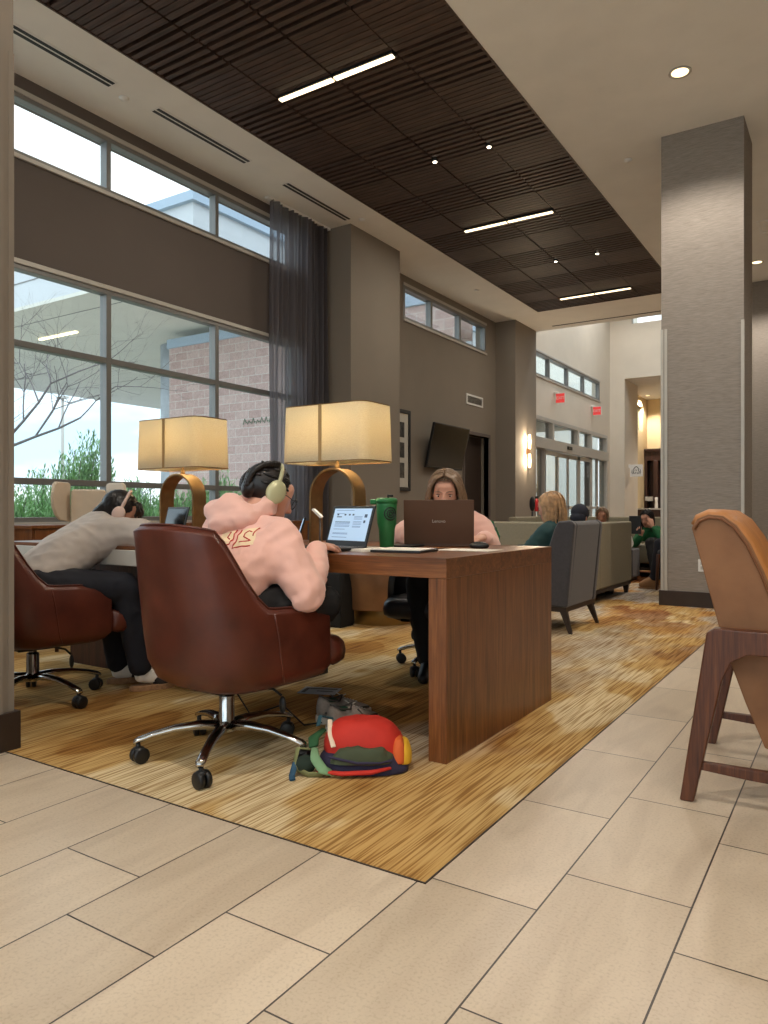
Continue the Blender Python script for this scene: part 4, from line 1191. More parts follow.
t = thing('tote_bag', (-3.62, 4.85, 0), 'black bag standing on the carpet between the near table and the drum table', 'bag')
MB().rings([[(x_, y_, z_) for x_, y_ in ((-3.78 + q, 4.76 + q), (-3.47 - q, 4.76 + q), (-3.47 - q, 4.96 - q), (-3.78 + q, 4.96 - q))] for z_, q in ((0.001, 0.01), (0.03, 0.0), (0.30, 0.01), (0.44, 0.035))]).build('body', M['black_cloth'], t, bevel=0.012)
MB().tube([(-3.70, 4.84, 0.42), (-3.68, 4.84, 0.54), (-3.62, 4.84, 0.58), (-3.56, 4.84, 0.54), (-3.54, 4.84, 0.42)], 0.01, 6).build('handle', M['black_cloth'], t)

# ------------------------------------------------------------------ charcoal armchair by the booth (faces -X)
t = thing('lounge_chair', (-2.15, 5.80, 0), 'charcoal high-back lounge chair seen from behind, next to the work table', 'chair')
def SX(px, z, y): return (px, y, z)
# side profile in (x, z): tall sloping wing down to the front of the seat
yA, yB = 5.46, 6.20
prof = [(-1.86, 0.20), (-1.80, 0.84), (-1.83, 0.868), (-1.93, 0.862), (-1.965, 0.80), (-2.02, 0.62), (-2.12, 0.50), (-2.50, 0.44), (-2.54, 0.42), (-2.54, 0.22)]
for ya, yb in ((yA, yA + 0.07), (yB - 0.07, yB)):
    mb = MB(); mb.prism(prof, lambda a, b, tt: (a, tt, b), ya, yb)
    mb.build('side_wing', M['charcoal'], t, bevel=0.018, seg=3)
mb = MB(); mb.prism([(-1.868, 0.20), (-1.803, 0.84), (-1.83, 0.863), (-1.91, 0.855), (-1.99, 0.42), (-1.98, 0.20)], lambda a, b, tt: (a, tt, b), yA + 0.0705, yB - 0.0705)
mb.build('backrest', M['charcoal'], t, bevel=0.014, seg=3)
MB().box(-2.52, -1.99, yA + 0.075, yB - 0.075, 0.20, 0.42).build('seat', M['charcoal'], t, bevel=0.03, seg=3)
MB().box(-2.52, -1.875, yA + 0.02, yB - 0.02, 0.165, 0.199).build('base_frame', M['espresso'], t)
for x, y, dx, dy in ((-1.90, yA + 0.05, 0.06, -0.02), (-1.90, yB - 0.05, 0.06, 0.02), (-2.48, yA + 0.05, -0.03, -0.01), (-2.48, yB - 0.05, -0.03, 0.01)):
    mb = MB(); mb.rings([[(x + dx + a * 0.013, y + dy + b * 0.013, 0.0) for a, b in ((-1, -1), (1, -1), (1, 1), (-1, 1))], [(x + a * 0.026, y + b * 0.026, 0.166) for a, b in ((-1, -1), (1, -1), (1, 1), (-1, 1))]])
    mb.build('leg', M['espresso'], t, bevel=0.003)

# ------------------------------------------------------------------ booth seating behind
def booth(name, x0, x1, y0, y1, zt, label, seat_dir, wood_legs=True):
    t = thing(name, ((x0 + x1) / 2, (y0 + y1) / 2, 0), label, 'booth', 'high-back booth sofas')
    yb0, yb1 = (y0, y0 + 0.16) if seat_dir > 0 else (y1 - 0.16, y1)
    MB().box(x0, x1, yb0, yb1, 0.14, zt).build('backrest', M['sofa_fabric'], t, bevel=0.02, seg=3)
    ya, yb = (yb1 + 0.001, y1) if seat_dir > 0 else (y0, yb0 - 0.001)
    for xa in (x0, x1 - 0.13):
        MB().box(xa, xa + 0.13, ya, yb, 0.14, zt - 0.004).build('side_panel', M['sofa_fabric'], t, bevel=0.02, seg=3)
    n = max(1, round((x1 - x0 - 0.26) / 0.75)); w_ = (x1 - x0 - 0.27) / n
    for k in range(n):
        MB().box(x0 + 0.135 + k * w_, x0 + 0.133 + (k + 1) * w_, ya, yb - 0.02, 0.20, 0.45).build('seat_cushion', M['sofa_fabric'], t, bevel=0.03, seg=3)
    MB().box(x0 + 0.01, x1 - 0.01, y0 + 0.01, y1 - 0.01, 0.10, 0.139).build('base_frame', M['espresso'], t)
    for xa in (x0 + 0.06, x1 - 0.05):
        for yy in (y0 + 0.05, y1 - 0.06):
            mb = MB(); mb.rings([[(xa + a * 0.018, yy + b * 0.018, 0.0) for a, b in ((-1, -1), (1, -1), (1, 1), (-1, 1))], [(xa + a * 0.032, yy + b * 0.032, 0.10) for a, b in ((-1, -1), (1, -1), (1, 1), (-1, 1))]])
            mb.build('leg', M['espresso'], t)
    return t
booth('booth_sofa', -4.35, -2.20, 7.32, 8.72, 0.825, 'nearest booth sofa with tall back, right behind the charcoal chair', 1)
booth('booth_sofa', -4.6, -1.75, 10.75, 11.75, 0.85, 'far booth sofa facing the camera where the green-sweater person sits', -1)
# low upholstered block between the booths
t = thing('ottoman', (-2.70, 10.35, 0), 'dark cube ottoman beside the green-sweater person', 'ottoman')
MB().box(-2.98, -2.52, 10.02, 10.42, 0.05, 0.43).build('body', M['charcoal'], t, bevel=0.02, seg=3)
MB().box(-2.95, -2.55, 10.05, 10.39, 0.0, 0.05).build('plinth', M['espresso'], t)
# dark wooden side chair next to the column
t = thing('side_chair', (-1.82, 9.35, 0), 'dark wooden side chair half hidden by the square column', 'chair')
for x, y, h in ((-1.99, 9.10, 0.43), (-1.99, 9.55, 0.43), (-1.57, 9.10, 0.84), (-1.57, 9.55, 0.84)):
    MB().tube([(x + (0.03 if h > 0.5 else -0.02), y, 0), (x, y, 0.42), (x + (0.05 if h > 0.5 else 0), y, h)], [0.015, 0.022, 0.014], 8).build('leg', M['chairwood'], t, smooth=True)
MB().box(-2.0, -1.55, 9.10, 9.56, 0.42, 0.48).build('seat', M['charcoal'], t, bevel=0.02)
MB().box(-1.545, -1.51, 9.09, 9.56, 0.60, 0.85).build('backrest', M['chairwood'], t, bevel=0.01)

# ------------------------------------------------------------------ cream wing chair by the window (only its winged headrest shows)
cx, cy = -4.58, 3.27
t = thing('wing_chair', (cx, cy, 0), 'cream high-back wing chair by the window behind the grey-shirt person', 'chair', rz=math.radians(57))
def loc(mb, nm, mt, **kw): return mb.build(nm, mt, t, off=(0, 0, 0), **kw)
# faces -Y locally; back plane at y=+0.25
mb = MB(); rings = []
for z, hw in ((0.36, 0.14), (0.60, 0.13), (0.84, 0.125), (1.08, 0.12), (1.10, 0.115)):
    rings.append([(-hw, 0.24, z), (hw, 0.24, z), (hw, 0.30, z), (-hw, 0.30, z)])
mb.rings(rings); loc(mb, 'backrest', M['cream'], bevel=0.015)
for sd in (-1, 1):
    pr_ = [(0.30, 1.14), (0.27, 1.15), (0.13, 1.15), (0.105, 1.13), (0.085, 1.05), (0.095, 0.97), (0.13, 0.91), (0.18, 0.875), (0.30, 0.86)]
    mb = MB(); mb.prism(pr_, lambda a, b, tt: (sd * (0.121 + tt + 0.55 * (0.3 - a)), a, b), 0.0, 0.022)
    loc(mb, 'wing', M['cream'], bevel=0.008, seg=3)
loc(MB().box(-0.25, 0.25, -0.28, 0.26, 0.30, 0.44), 'seat', M['cream'], bevel=0.03)
for sx in (-0.2, 0.2):
    for sy in (-0.22, 0.22):
        loc(MB().tube([(sx * 1.1, sy * 1.1, 0), (sx, sy, 0.30)], [0.012, 0.02], 8), 'leg', M['chairwood'], smooth=True)

# ------------------------------------------------------------------ tan lounge chair at the right edge (faces +X)
t = thing('lounge_armchair', (-0.15, 2.92, 0), 'tan leather lounge chair with dark walnut frame at the right edge', 'chair'); arm_t = t
# leather shell; profile in (x, z): straight outer back, curled top, channelled front, seat
outer = [(-0.452, 0.885), (-0.405, 0.70), (-0.350, 0.49), (-0.29, 0.32), (-0.235, 0.185)]
yN, yF = 2.635, 3.20
side = [(-0.452, 0.885), (-0.435, 0.915), (-0.40, 0.93), (-0.355, 0.925), (-0.315, 0.895), (-0.275, 0.835), (-0.235, 0.745), (-0.19, 0.62), (-0.15, 0.49), (0.30, 0.43), (0.36, 0.40), (0.36, 0.30), (0.05, 0.21), (-0.18, 0.155), (-0.235, 0.185), (-0.29, 0.32), (-0.350, 0.49), (-0.405, 0.70)]
for ya, yb in ((yN, yN + 0.018), (yF - 0.018, yF)):
    mb = MB(); mb.prism(side, lambda a, b, tt: (a, tt, b), ya, yb)
    mb.build('side_panel', M['leather_tan'], t, bevel=0.004)
# outer back and underside sheet
mb = MB()
back_out = [(-0.452, 0.885), (-0.405, 0.70), (-0.350, 0.49), (-0.29, 0.32), (-0.235, 0.185), (-0.18, 0.155), (0.05, 0.21), (0.36, 0.30)]
back_in = [(a + 0.02, b + 0.006) for a, b in back_out]
mb.prism(back_out + back_in[::-1], lambda a, b, tt: (a, tt, b), yN + 0.019, yF - 0.019)
mb.build('outer_back', M['leather_tan'], t)
# padded front face with vertical channels: sweep of the front curve, scalloped across its width
front = [(-0.448, 0.893), (-0.436, 0.919), (-0.40, 0.936), (-0.350, 0.931), (-0.308, 0.900), (-0.266, 0.838), (-0.226, 0.748), (-0.18, 0.622), (-0.145, 0.50), (-0.10, 0.462), (0.05, 0.455), (0.30, 0.44), (0.365, 0.405)]
def offs(pts, d):
    o_ = []
    for i, p in enumerate(pts):
        a = V((*pts[max(0, i - 1)], 0)); b = V((*pts[min(len(pts) - 1, i + 1)], 0))
        tn = (b - a).normalized(); nrm = V((-tn.y, tn.x, 0))
        q = V((*p, 0)) + nrm * d
        o_.append((q.x, q.y))
    return o_
nch = 9; rings = []
ny = nch * 6
for k in range(ny + 1):
    y = yN + 0.002 + (yF - yN - 0.004) * k / ny
    sc_ = 0.007 * abs(math.sin(PI * k / 6)) ** 0.6
    edge = min(k, ny - k) / 3.0
    lift = (0.004 if edge >= 1 else 0.001 - 0.004 * (1 - edge)) + sc_
    up = offs(front, lift); dn = offs(front, -0.03)
    rings.append([(a, y, b) for a, b in up] + [(a, y, b) for a, b in dn[::-1]])
mb = MB(); mb.rings(rings); mb.build('channelled_cushion', M['leather_camel'], t, smooth=True)
for yy in (yN - 0.004, yF + 0.004):
    MB().tube([(a, yy, b) for a, b in offs(side[:9], -0.012)], 0.004, 8).build('piping', plain('dark_piping', (116, 70, 36), 0.6), t, smooth=True)
# frames: tapered leg rising into the arm, both sides; stretcher between front and back leg
for y0_, y1_ in ((2.55, 2.60), (3.232, 3.282)):
    ym = (y0_ + y1_) / 2
    mb = MB()
    mb.prism([(-0.478, 0.0), (-0.436, 0.0), (-0.352, 0.40), (-0.325, 0.462), (-0.28, 0.488), (0.35, 0.488), (0.40, 0.47), (0.42, 0.44), (0.47, 0.0), (0.51, 0.0), (0.47, 0.53), (0.45, 0.56), (-0.375, 0.566), (-0.398, 0.55)],
             lambda a, b, tt: (a, tt, b), y0_, y1_)
    mb.build('arm_frame', M['chairwood'], t, bevel=0.006, seg=3)
    mb = MB(); rings = []
    for x_, hz in ((-0.43, 0.012), (-0.28, 0.022), (0.0, 0.030), (0.32, 0.022), (0.47, 0.012)):
        rings.append([(x_, y0_ + 0.012, 0.118 - hz), (x_, y1_ - 0.012, 0.118 - hz), (x_, y1_ - 0.012, 0.118 + 0.012), (x_, y0_ + 0.012, 0.118 + 0.012)])
    mb.rings(rings); mb.build('stretcher', M['chairwood'], t, bevel=0.003)
arm_t.location = (-0.18, 2.92, -0.0); arm_t.rotation_euler = (0, 0, math.radians(3))
for x_ in ():
    MB().box(x_ - 0.02, x_ + 0.02, 2.60, 3.232, 0.155 if x_ < 0 else 0.25, 0.185 if x_ < 0 else 0.28).build('cross_rail', M['chairwood'], t, bevel=0.004)

# ------------------------------------------------------------------ curtain
t = thing('window_curtain', (-5.93, 7.25, 0), 'floor-length sheer grey curtain gathered between the window and the pier', 'curtain')
rr = random.Random(3)
mb = MB(); nx, nz_ = 150, 14
ph = [rr.uniform(-0.5, 0.5) for _ in range(40)]
vsx = []
for j in range(nz_ + 1):
    z = 0.02 + (CZ - 0.05) * j / nz_
    for i in range(nx + 1):
        u = i / nx
        y = 6.66 + 1.14 * u
        a = u * 13 * 2 * PI + 1.3 * math.sin(u * 9 + 0.25 * j * 0.3)
        amp = 0.036 + 0.018 * math.sin(u * 23)
        vsx.append((-5.89 + amp * math.sin(a) + 0.01 * math.sin(j * 0.5 + u * 12), y + 0.015 * math.sin(a * 0.5 + j * 0.2), z))
fs = [(j * (nx + 1) + i, j * (nx + 1) + i + 1, (j + 1) * (nx + 1) + i + 1, (j + 1) * (nx + 1) + i) for j in range(nz_) for i in range(nx)]
mb.add(vsx, fs); mb.build('cloth', M['curtain'], t, smooth=True)
MB().box(-5.93, -5.87, 6.6, 7.82, CZ - 0.028, CZ - 0.0005).build('ceiling_track', M['white'], t)
# dark sheet painting the shade of folds with no window behind
mb = MB(); vs2 = []
for j in range(2):
    z = (0.02, CZ - 0.03)[j]
    for i in range(61):
        u = i / 60; vs2.append((-5.975 + 0.02 * math.sin(u * 5 * 2 * PI), 7.62 + 0.19 * u, z))
mb.add(vs2, [(i, i + 1, 61 + i + 1, 61 + i) for i in range(60)])
mb.build('lining', plain('shaded_fold_cloth', (40, 40, 48), 0.9), t, smooth=True)

# ------------------------------------------------------------------ things on the tables
def laptop(x, y, ang, w, d, h, tilt, label, body, name='laptop', z=DZ, screen='page', brand=None):
    """hinge centre at (x,y); user side is -Y before rotation; tilt = lean of the lid away from the user"""
    t = thing(name, (x, y, z), label, 'laptop', None, rz=ang)
    B = lambda mb, nm, mt, par=None, **kw: mb.build(nm, mt, par or t, off=(0, 0, 0), **kw)
    B(MB().box(-w / 2, w / 2, -d, 0, 0.001, 0.017), 'base', body, bevel=0.004)
    kb = MB()
    for r_ in range(5):
        for c_ in range(14):
            x0_ = -w * 0.44 + c_ * w * 0.88 / 14; y0_ = -0.025 - (r_ + 1) * d * 0.5 / 5
            kb.box(x0_ + 0.001, x0_ + w * 0.88 / 14 - 0.002, y0_ + 0.001, y0_ + d * 0.5 / 5 - 0.002, 0.0172, 0.0188)
    k_ = B(kb, 'keyboard', M['black']); 
    B(MB().box(-0.05, 0.05, -d + 0.012, -d * 0.62, 0.0171, 0.0176), 'touchpad', M['charcoal'])
    s_, c_ = math.sin(tilt), math.cos(tilt)
    def L(a, b, o):  # a across, b up the lid, o out of the back
        return (a, b * s_ + o * c_, 0.014 + b * c_ - o * s_)
    def slab(mb, a0, a1, b0, b1, o0, o1):
        mb.rings([[L(a0, b0, o0), L(a1, b0, o0), L(a1, b1, o0), L(a0, b1, o0)], [L(a0, b0, o1), L(a1, b0, o1), L(a1, b1, o1), L(a0, b1, o1)]]); return mb
    lid = B(slab(MB(), -w / 2, w / 2, 0, h, 0, 0.007), 'lid', body, bevel=0.002)
    if screen:
        if screen == 'page':
            m1 = emit('screen_page_' + name, (160, 186, 212), 0.38)
        else:
            m1 = M['black_gloss']
        B(slab(MB(), -w / 2 + 0.015, w / 2 - 0.015, 0.028, h - 0.013, -0.0012, -0.0002), 'screen', m1, lid)
        if screen == 'page':
            dk = emit('screen_ink', (50, 70, 100), 0.2); ln = emit('screen_lines', (100, 126, 164), 0.28)
            sw, sh = w - 0.03, h - 0.041
            m_a, m_b = MB(), MB()
            def R_(mb_, u0, u1, v0, v1): slab(mb_, -sw / 2 + u0 * sw, -sw / 2 + u1 * sw, 0.028 + v0 * sh, 0.028 + v1 * sh, -0.0016, -0.0013)
            R_(m_b, 0.05, 0.55, 0.93, 0.945)
            for u in (0.10, 0.30, 0.42, 0.52): R_(m_a, u, u + 0.05, 0.78, 0.83)
            R_(m_a, 0.10, 0.24, 0.72, 0.75)
            R_(m_b, 0.08, 0.30, 0.83, 0.845)
            for v in (0.56, 0.52, 0.47, 0.43, 0.34, 0.22, 0.19, 0.09): R_(m_b, 0.09, 0.50 if v != 0.34 else 0.4, v, v + 0.017)
            R_(m_a, 0.09, 0.50, 0.56, 0.585)
            for v in (0.74, 0.70, 0.66, 0.58, 0.54, 0.50, 0.44, 0.41): R_(m_b, 0.58, 0.80, v, v + 0.016)
            R_(m_a, 0.85, 0.92, 0.72, 0.82); R_(m_a, 0.85, 0.90, 0.55, 0.63)
            B(m_a, 'dark_text', dk, lid); B(m_b, 'pale_text', ln, lid)
    if brand:
        tm = text_mesh('lettering', brand, 0.022, M['frame_light'], (0, 0, 0), Matrix.Identity(3), None, extrude=0.0003)
        Rm = Matrix(((-1, 0, 0), (0, s_, c_), (0, c_, -s_))).transposed()
        # local axes: x -> -x, y -> up the lid, z -> out of the back
        Rm = Matrix((V((-1, 0, 0)), V((0, s_, c_)), V((0, c_, -s_)))).transposed()
        tm.data.transform(Matrix.Translation(V(L(0, h * 0.52, 0.0072))) @ Rm.to_4x4())
        tm.parent = lid
    return t
laptop(-1.975, 2.735, math.radians(-14), 0.29, 0.20, 0.195, math.radians(18), 'small black laptop with a bright page open in front of the pink-hoodie person', M['black'], screen='page')
brown = plain('bronze_brown_laptop', (92, 66, 50), 0.4, 0.4, var=0.03)
laptop(-1.75, 3.225, math.radians(180 + 27), 0.345, 0.245, 0.222, math.radians(12), 'large bronze-brown laptop seen from behind, hiding the blonde person', brown, screen='dark', brand='Lenovo')
laptop(-3.12, 2.72, math.radians(-18), 0.27, 0.19, 0.19, math.radians(14), 'small laptop with a black screen in front of the grey-shirt person', M['black'], screen='dark')
laptop(-2.62, 5.86, math.radians(100), 0.31, 0.21, 0.20, math.radians(22), 'dark laptop on the knees of the teal-clad person', M['charcoal'], z=0.575, screen='dark')
# second screen edge left of the page laptop
t = thing('tablet', (-2.32, 2.80, DZ), 'slim tablet with a pale blue screen standing left of the small laptop', 'tablet', rz=math.radians(-50))
MB().rings([[(-0.10, 0, 0.002), (0.10, 0, 0.002), (0.10, 0.045, 0.145), (-0.10, 0.045, 0.145)], [(-0.10, 0.008, 0.0), (0.10, 0.008, 0.0), (0.10, 0.053, 0.143), (-0.10, 0.053, 0.143)]]).build('body', M['black'], t, off=(0, 0, 0))
MB().rings([[(-0.092, 0.0015, 0.010), (0.092, 0.0015, 0.010), (0.092, 0.0430, 0.138), (-0.092, 0.0430, 0.138)], [(-0.092, 0.0005, 0.010), (0.092, 0.0005, 0.010), (0.092, 0.0420, 0.138), (-0.092, 0.0420, 0.138)]]).build('screen', emit('tablet_screen', (150, 176, 206), 0.5), t, off=(0, 0, 0))
MB().box(-0.04, 0.04, 0.055, 0.10, 0.001, 0.006).build('stand', M['black'], t, off=(0, 0, 0))
# pale stylus stuck up behind the laptop
o = MB().tube([(-2.19, 2.66, DZ + 0.115), (-2.105, 2.70, DZ + 0.16)], 0.009, 6).build('stylus_tmp', M['white'], None)
bpy.data.objects.remove(o)
t = thing('phone_holder', (-2.165, 2.80, DZ), 'small clip stand holding a white phone edge-on behind the laptop', 'phone stand')
MB().lathe([(0, 0.001), (0.03, 0.001), (0.03, 0.008), (0.004, 0.012), (0.004, 0.15), (0, 0.15)], (-2.165, 2.80, DZ), 14).build('stand', M['black'], t, smooth=True)
MB().obox((-2.18, 2.80, DZ + 0.165), (0.020, 0.008, -0.020), (-0.006, 0.016, 0), (0.004, 0.001, 0.004)).build('phone', M['white'], t, bevel=0.001)

# green tumbler
gm = plain('green_enamel', (38, 112, 60), 0.45, var=0.04)
x, y = -1.885, 2.955
t = thing('travel_tumbler', (x, y, DZ), 'tall green travel tumbler with lid and handle between the laptops', 'tumbler')
MB().lathe([(0, 0.001), (0.031, 0.001), (0.034, 0.008), (0.038, 0.09), (0.045, 0.115), (0.049, 0.205), (0.049, 0.212), (0, 0.212)], (x, y, DZ), 32).build('cup', gm, t, smooth=True)
MB().lathe([(0, 0.212), (0.051, 0.212), (0.051, 0.232), (0.044, 0.238), (0, 0.238)], (x, y, DZ), 32).build('lid', gm, t, smooth=True)
MB().box(x - 0.088, x - 0.048, y - 0.014, y + 0.01, DZ + 0.208, DZ + 0.232).build('handle', gm, t, bevel=0.005)
MB().tube([(x + 0.01, y, DZ + 0.238), (x + 0.005, y, DZ + 0.25), (x + 0.03, y + 0.01, DZ + 0.248)], 0.006, 8).build('spout', M['black'], t, smooth=True)
# round dark emblem on the cup wrapped on its right side
mb = MB()
for r_ in (0.030, 0.018, 0.008):
    pts = []
    for k in range(17):
        a = 2 * PI * k / 16; th = -0.62 + r_ * math.cos(a) / 0.0485
        pts.append((x + 0.0492 * math.cos(th), y + 0.0492 * math.sin(th), DZ + 0.163 + r_ * math.sin(a)))
    mb.tube(pts, 0.0032, 5)
mb.build('emblem', M['black'], t)

paper = plain('white_paper', (218, 212, 202), 0.8, var=0.03)
t = thing('notebook', (-1.86, 2.72, DZ), 'pale open notebook lying beside the small laptop at the table edge', 'notebook', rz=math.radians(-20))
mb = MB(); 
for k in range(4): mb.box(-0.12 + 0.004 * k, 0.13 - 0.006 * k, -0.10 + 0.003 * k, 0.09, 0.001 + 0.0028 * k, 0.0035 + 0.0028 * k)
mb.build('pages', paper, t, off=(0, 0, 0))
MB().box(-0.13, 0.0, -0.098, 0.088, 0.0123, 0.0135).build('cover', plain('grey_cover', (170, 166, 158), 0.8), t, off=(0, 0, 0))
t = thing('dark_folder', (-1.63, 2.72, DZ), 'thin black folder near the table edge in front of the brown laptop', 'folder', rz=math.radians(8))
MB().box(-0.13, 0.10, -0.10, 0.11, 0.001, 0.011).build('cover', M['black'], t, off=(0, 0, 0), bevel=0.002)
MB().box(-0.128, 0.094, -0.094, 0.105, 0.0112, 0.0135).build('papers', paper, t, off=(0, 0, 0))
t = tag(MB().box(-1.60, -1.34, 2.90, 3.08, DZ + 0.0006, DZ + 0.002).build('loose_paper', paper, None, off=(-1.45, 3.0, DZ)), 'flat loose white paper right of the brown laptop', 'paper')
t = tag(MB().box(-1.95, -1.80, 3.05, 3.17, DZ + 0.0006, DZ + 0.010).build('phone', M['black'], None, off=(-1.87, 3.1, DZ), bevel=0.003), 'black phone lying between the tumbler and the brown laptop', 'phone')
mb = MB().ell((-1.505, 3.17, DZ + 0.012), 0.050, 0.030, 0.020, None, 20, 10)
mb.v = [(a, b, max(c, DZ + 0.0008)) for a, b, c in mb.v]
tag(mb.build('computer_mouse', M['black'], None, smooth=True, off=(-1.505, 3.17, DZ)), 'black computer mouse to the right of the brown laptop', 'mouse')

# ------------------------------------------------------------------ backpack on the carpet
t = thing('backpack', (-1.60, 2.20, 0), 'colourful red, green and yellow backpack lying on the carpet', 'bag')
red = plain('bag_red', (196, 44, 30), 0.75, var=0.08, bmp=0.2, bscale=60)
olive = plain('bag_olive', (66, 74, 52), 0.8); navy = plain('bag_navy', (44, 40, 66), 0.8); yel = plain('bag_yellow', (226, 176, 44), 0.75)
mint = plain('bag_mint', (120, 158, 118), 0.8); dgreen = plain('bag_green', (40, 88, 50), 0.8); org = plain('bag_orange', (214, 96, 40), 0.75)
# axes: long axis u goes right/back in plan, short axis v towards the camera, z up
bc = V((-1.545, 2.225, 0)); bu = V((0.84, 0.54, 0)); bv = V((0.54, -0.84, 0))
def bp(a, b, z): return bc + bu * a + bv * b + V((0, 0, z))
def dome(a0, a1, h, z0, b0, b1, n=64, m=22, power=2.6, noise_amp=0.006, skew=0.0):
    mb = MB(); rings = []
    for j in range(m + 1):
        ph_ = PI / 2 * j / m
        sc_ = math.cos(ph_) ** 0.55 if j < m else 0.02
        z = z0 + h * math.sin(ph_)
        ring = []
        for k in range(n):
            q = 2 * PI * k / n
            ca, sa = math.cos(q), math.sin(q)
            rr_ = (abs(ca) ** power + abs(sa) ** power) ** (-1 / power)
            p = bp((a0 + a1) / 2 + (a1 - a0) / 2 * rr_ * ca * sc_ + skew * (z - z0), (b0 + b1) / 2 + (b1 - b0) / 2 * rr_ * sa * sc_, z)
            nn_ = noise.noise(p * 18) + 0.9 * (0.3 - abs(noise.noise(V((p.x * 30, p.y * 14, p.z * 30)))))
            ring.append(p + V((nn_, nn_, nn_ if j else 0)) * noise_amp)
        rings.append(ring)
    mb.rings(rings); return mb
dome(-0.150, 0.190, 0.080, 0.004, -0.12, 0.110).build('base_panel', navy, t, smooth=True)
dome(-0.125, 0.175, 0.125, 0.05, -0.135, 0.085, skew=-0.10, power=2.3).build('main_compartment', red, t, smooth=True)
dome(-0.09, 0.12, 0.055, 0.045, 0.035, 0.118, noise_amp=0.01).build('front_pocket', olive, t, smooth=True)
dome(0.12, 0.198, 0.072, 0.03, -0.075, 0.065, noise_amp=0.003).build('yellow_panel', yel, t, smooth=True)
dome(0.118, 0.176, 0.082, 0.035, -0.045, 0.075, noise_amp=0.002).build('orange_stripe', org, t, smooth=True)
MB().tube([bp(-0.14, 0.105, 0.022), bp(-0.05, 0.128, 0.02), bp(0.05, 0.120, 0.022), bp(0.12, 0.098, 0.030)], [0.008, 0.013, 0.013, 0.008], 8, flat=0.6).build('red_trim', red, t, smooth=True)
MB().tube([bp(-0.155, 0.05, 0.085), bp(-0.15, 0.085, 0.06), bp(-0.12, 0.115, 0.03), bp(-0.09, 0.118, 0.018)], [0.012, 0.019, 0.019, 0.012], 10, flat=0.4).build('mint_strap', mint, t, smooth=True)
MB().tube([bp(-0.10, 0.10, 0.07), bp(0.0, 0.125, 0.056), bp(0.08, 0.112, 0.052), bp(0.125, 0.092, 0.055)], 0.0045, 6).build('zip', navy, t)
MB().tube([bp(-0.13, -0.06, 0.12), bp(-0.165, -0.02, 0.10), bp(-0.16, 0.03, 0.085)], [0.014, 0.023, 0.018], 10, flat=0.4).build('green_shoulder_pad', dgreen, t, smooth=True)
MB().tube([bp(-0.155, 0.02, 0.07), bp(-0.215, 0.05, 0.085), bp(-0.225, 0.09, 0.03), bp(-0.17, 0.115, 0.012), bp(-0.12, 0.115, 0.012)], 0.013, 8, flat=0.35).build('shoulder_strap', plain('strap_olive', (120, 122, 80), 0.85), t, smooth=True)
MB().ell(bp(-0.185, 0.075, 0.035), 0.038, 0.038, 0.033).build('mesh_pouch', plain('dark_green_mesh', (30, 46, 36), 0.9), t, smooth=True)
MB().tube([bp(-0.22, 0.085, 0.045), bp(-0.228, 0.12, 0.012), bp(-0.222, 0.15, 0.006)], 0.011, 6, flat=0.3).build('blue_webbing', plain('blue_webbing', (40, 76, 100), 0.8), t)
MB().tube([bp(-0.105, -0.03, 0.165), bp(-0.10, 0.03, 0.13), bp(-0.085, 0.07, 0.095)], 0.009, 6, flat=0.3).build('white_zip_pull', plain('cream_cord', (226, 206, 182), 0.7), t)
MB().tube([bp(-0.10, -0.10, 0.15), bp(-0.145, -0.08, 0.165), bp(-0.15, -0.04, 0.14)], 0.010, 6, flat=0.4).build('grab_loop', plain('teal_loop', (36, 74, 84), 0.8), t)

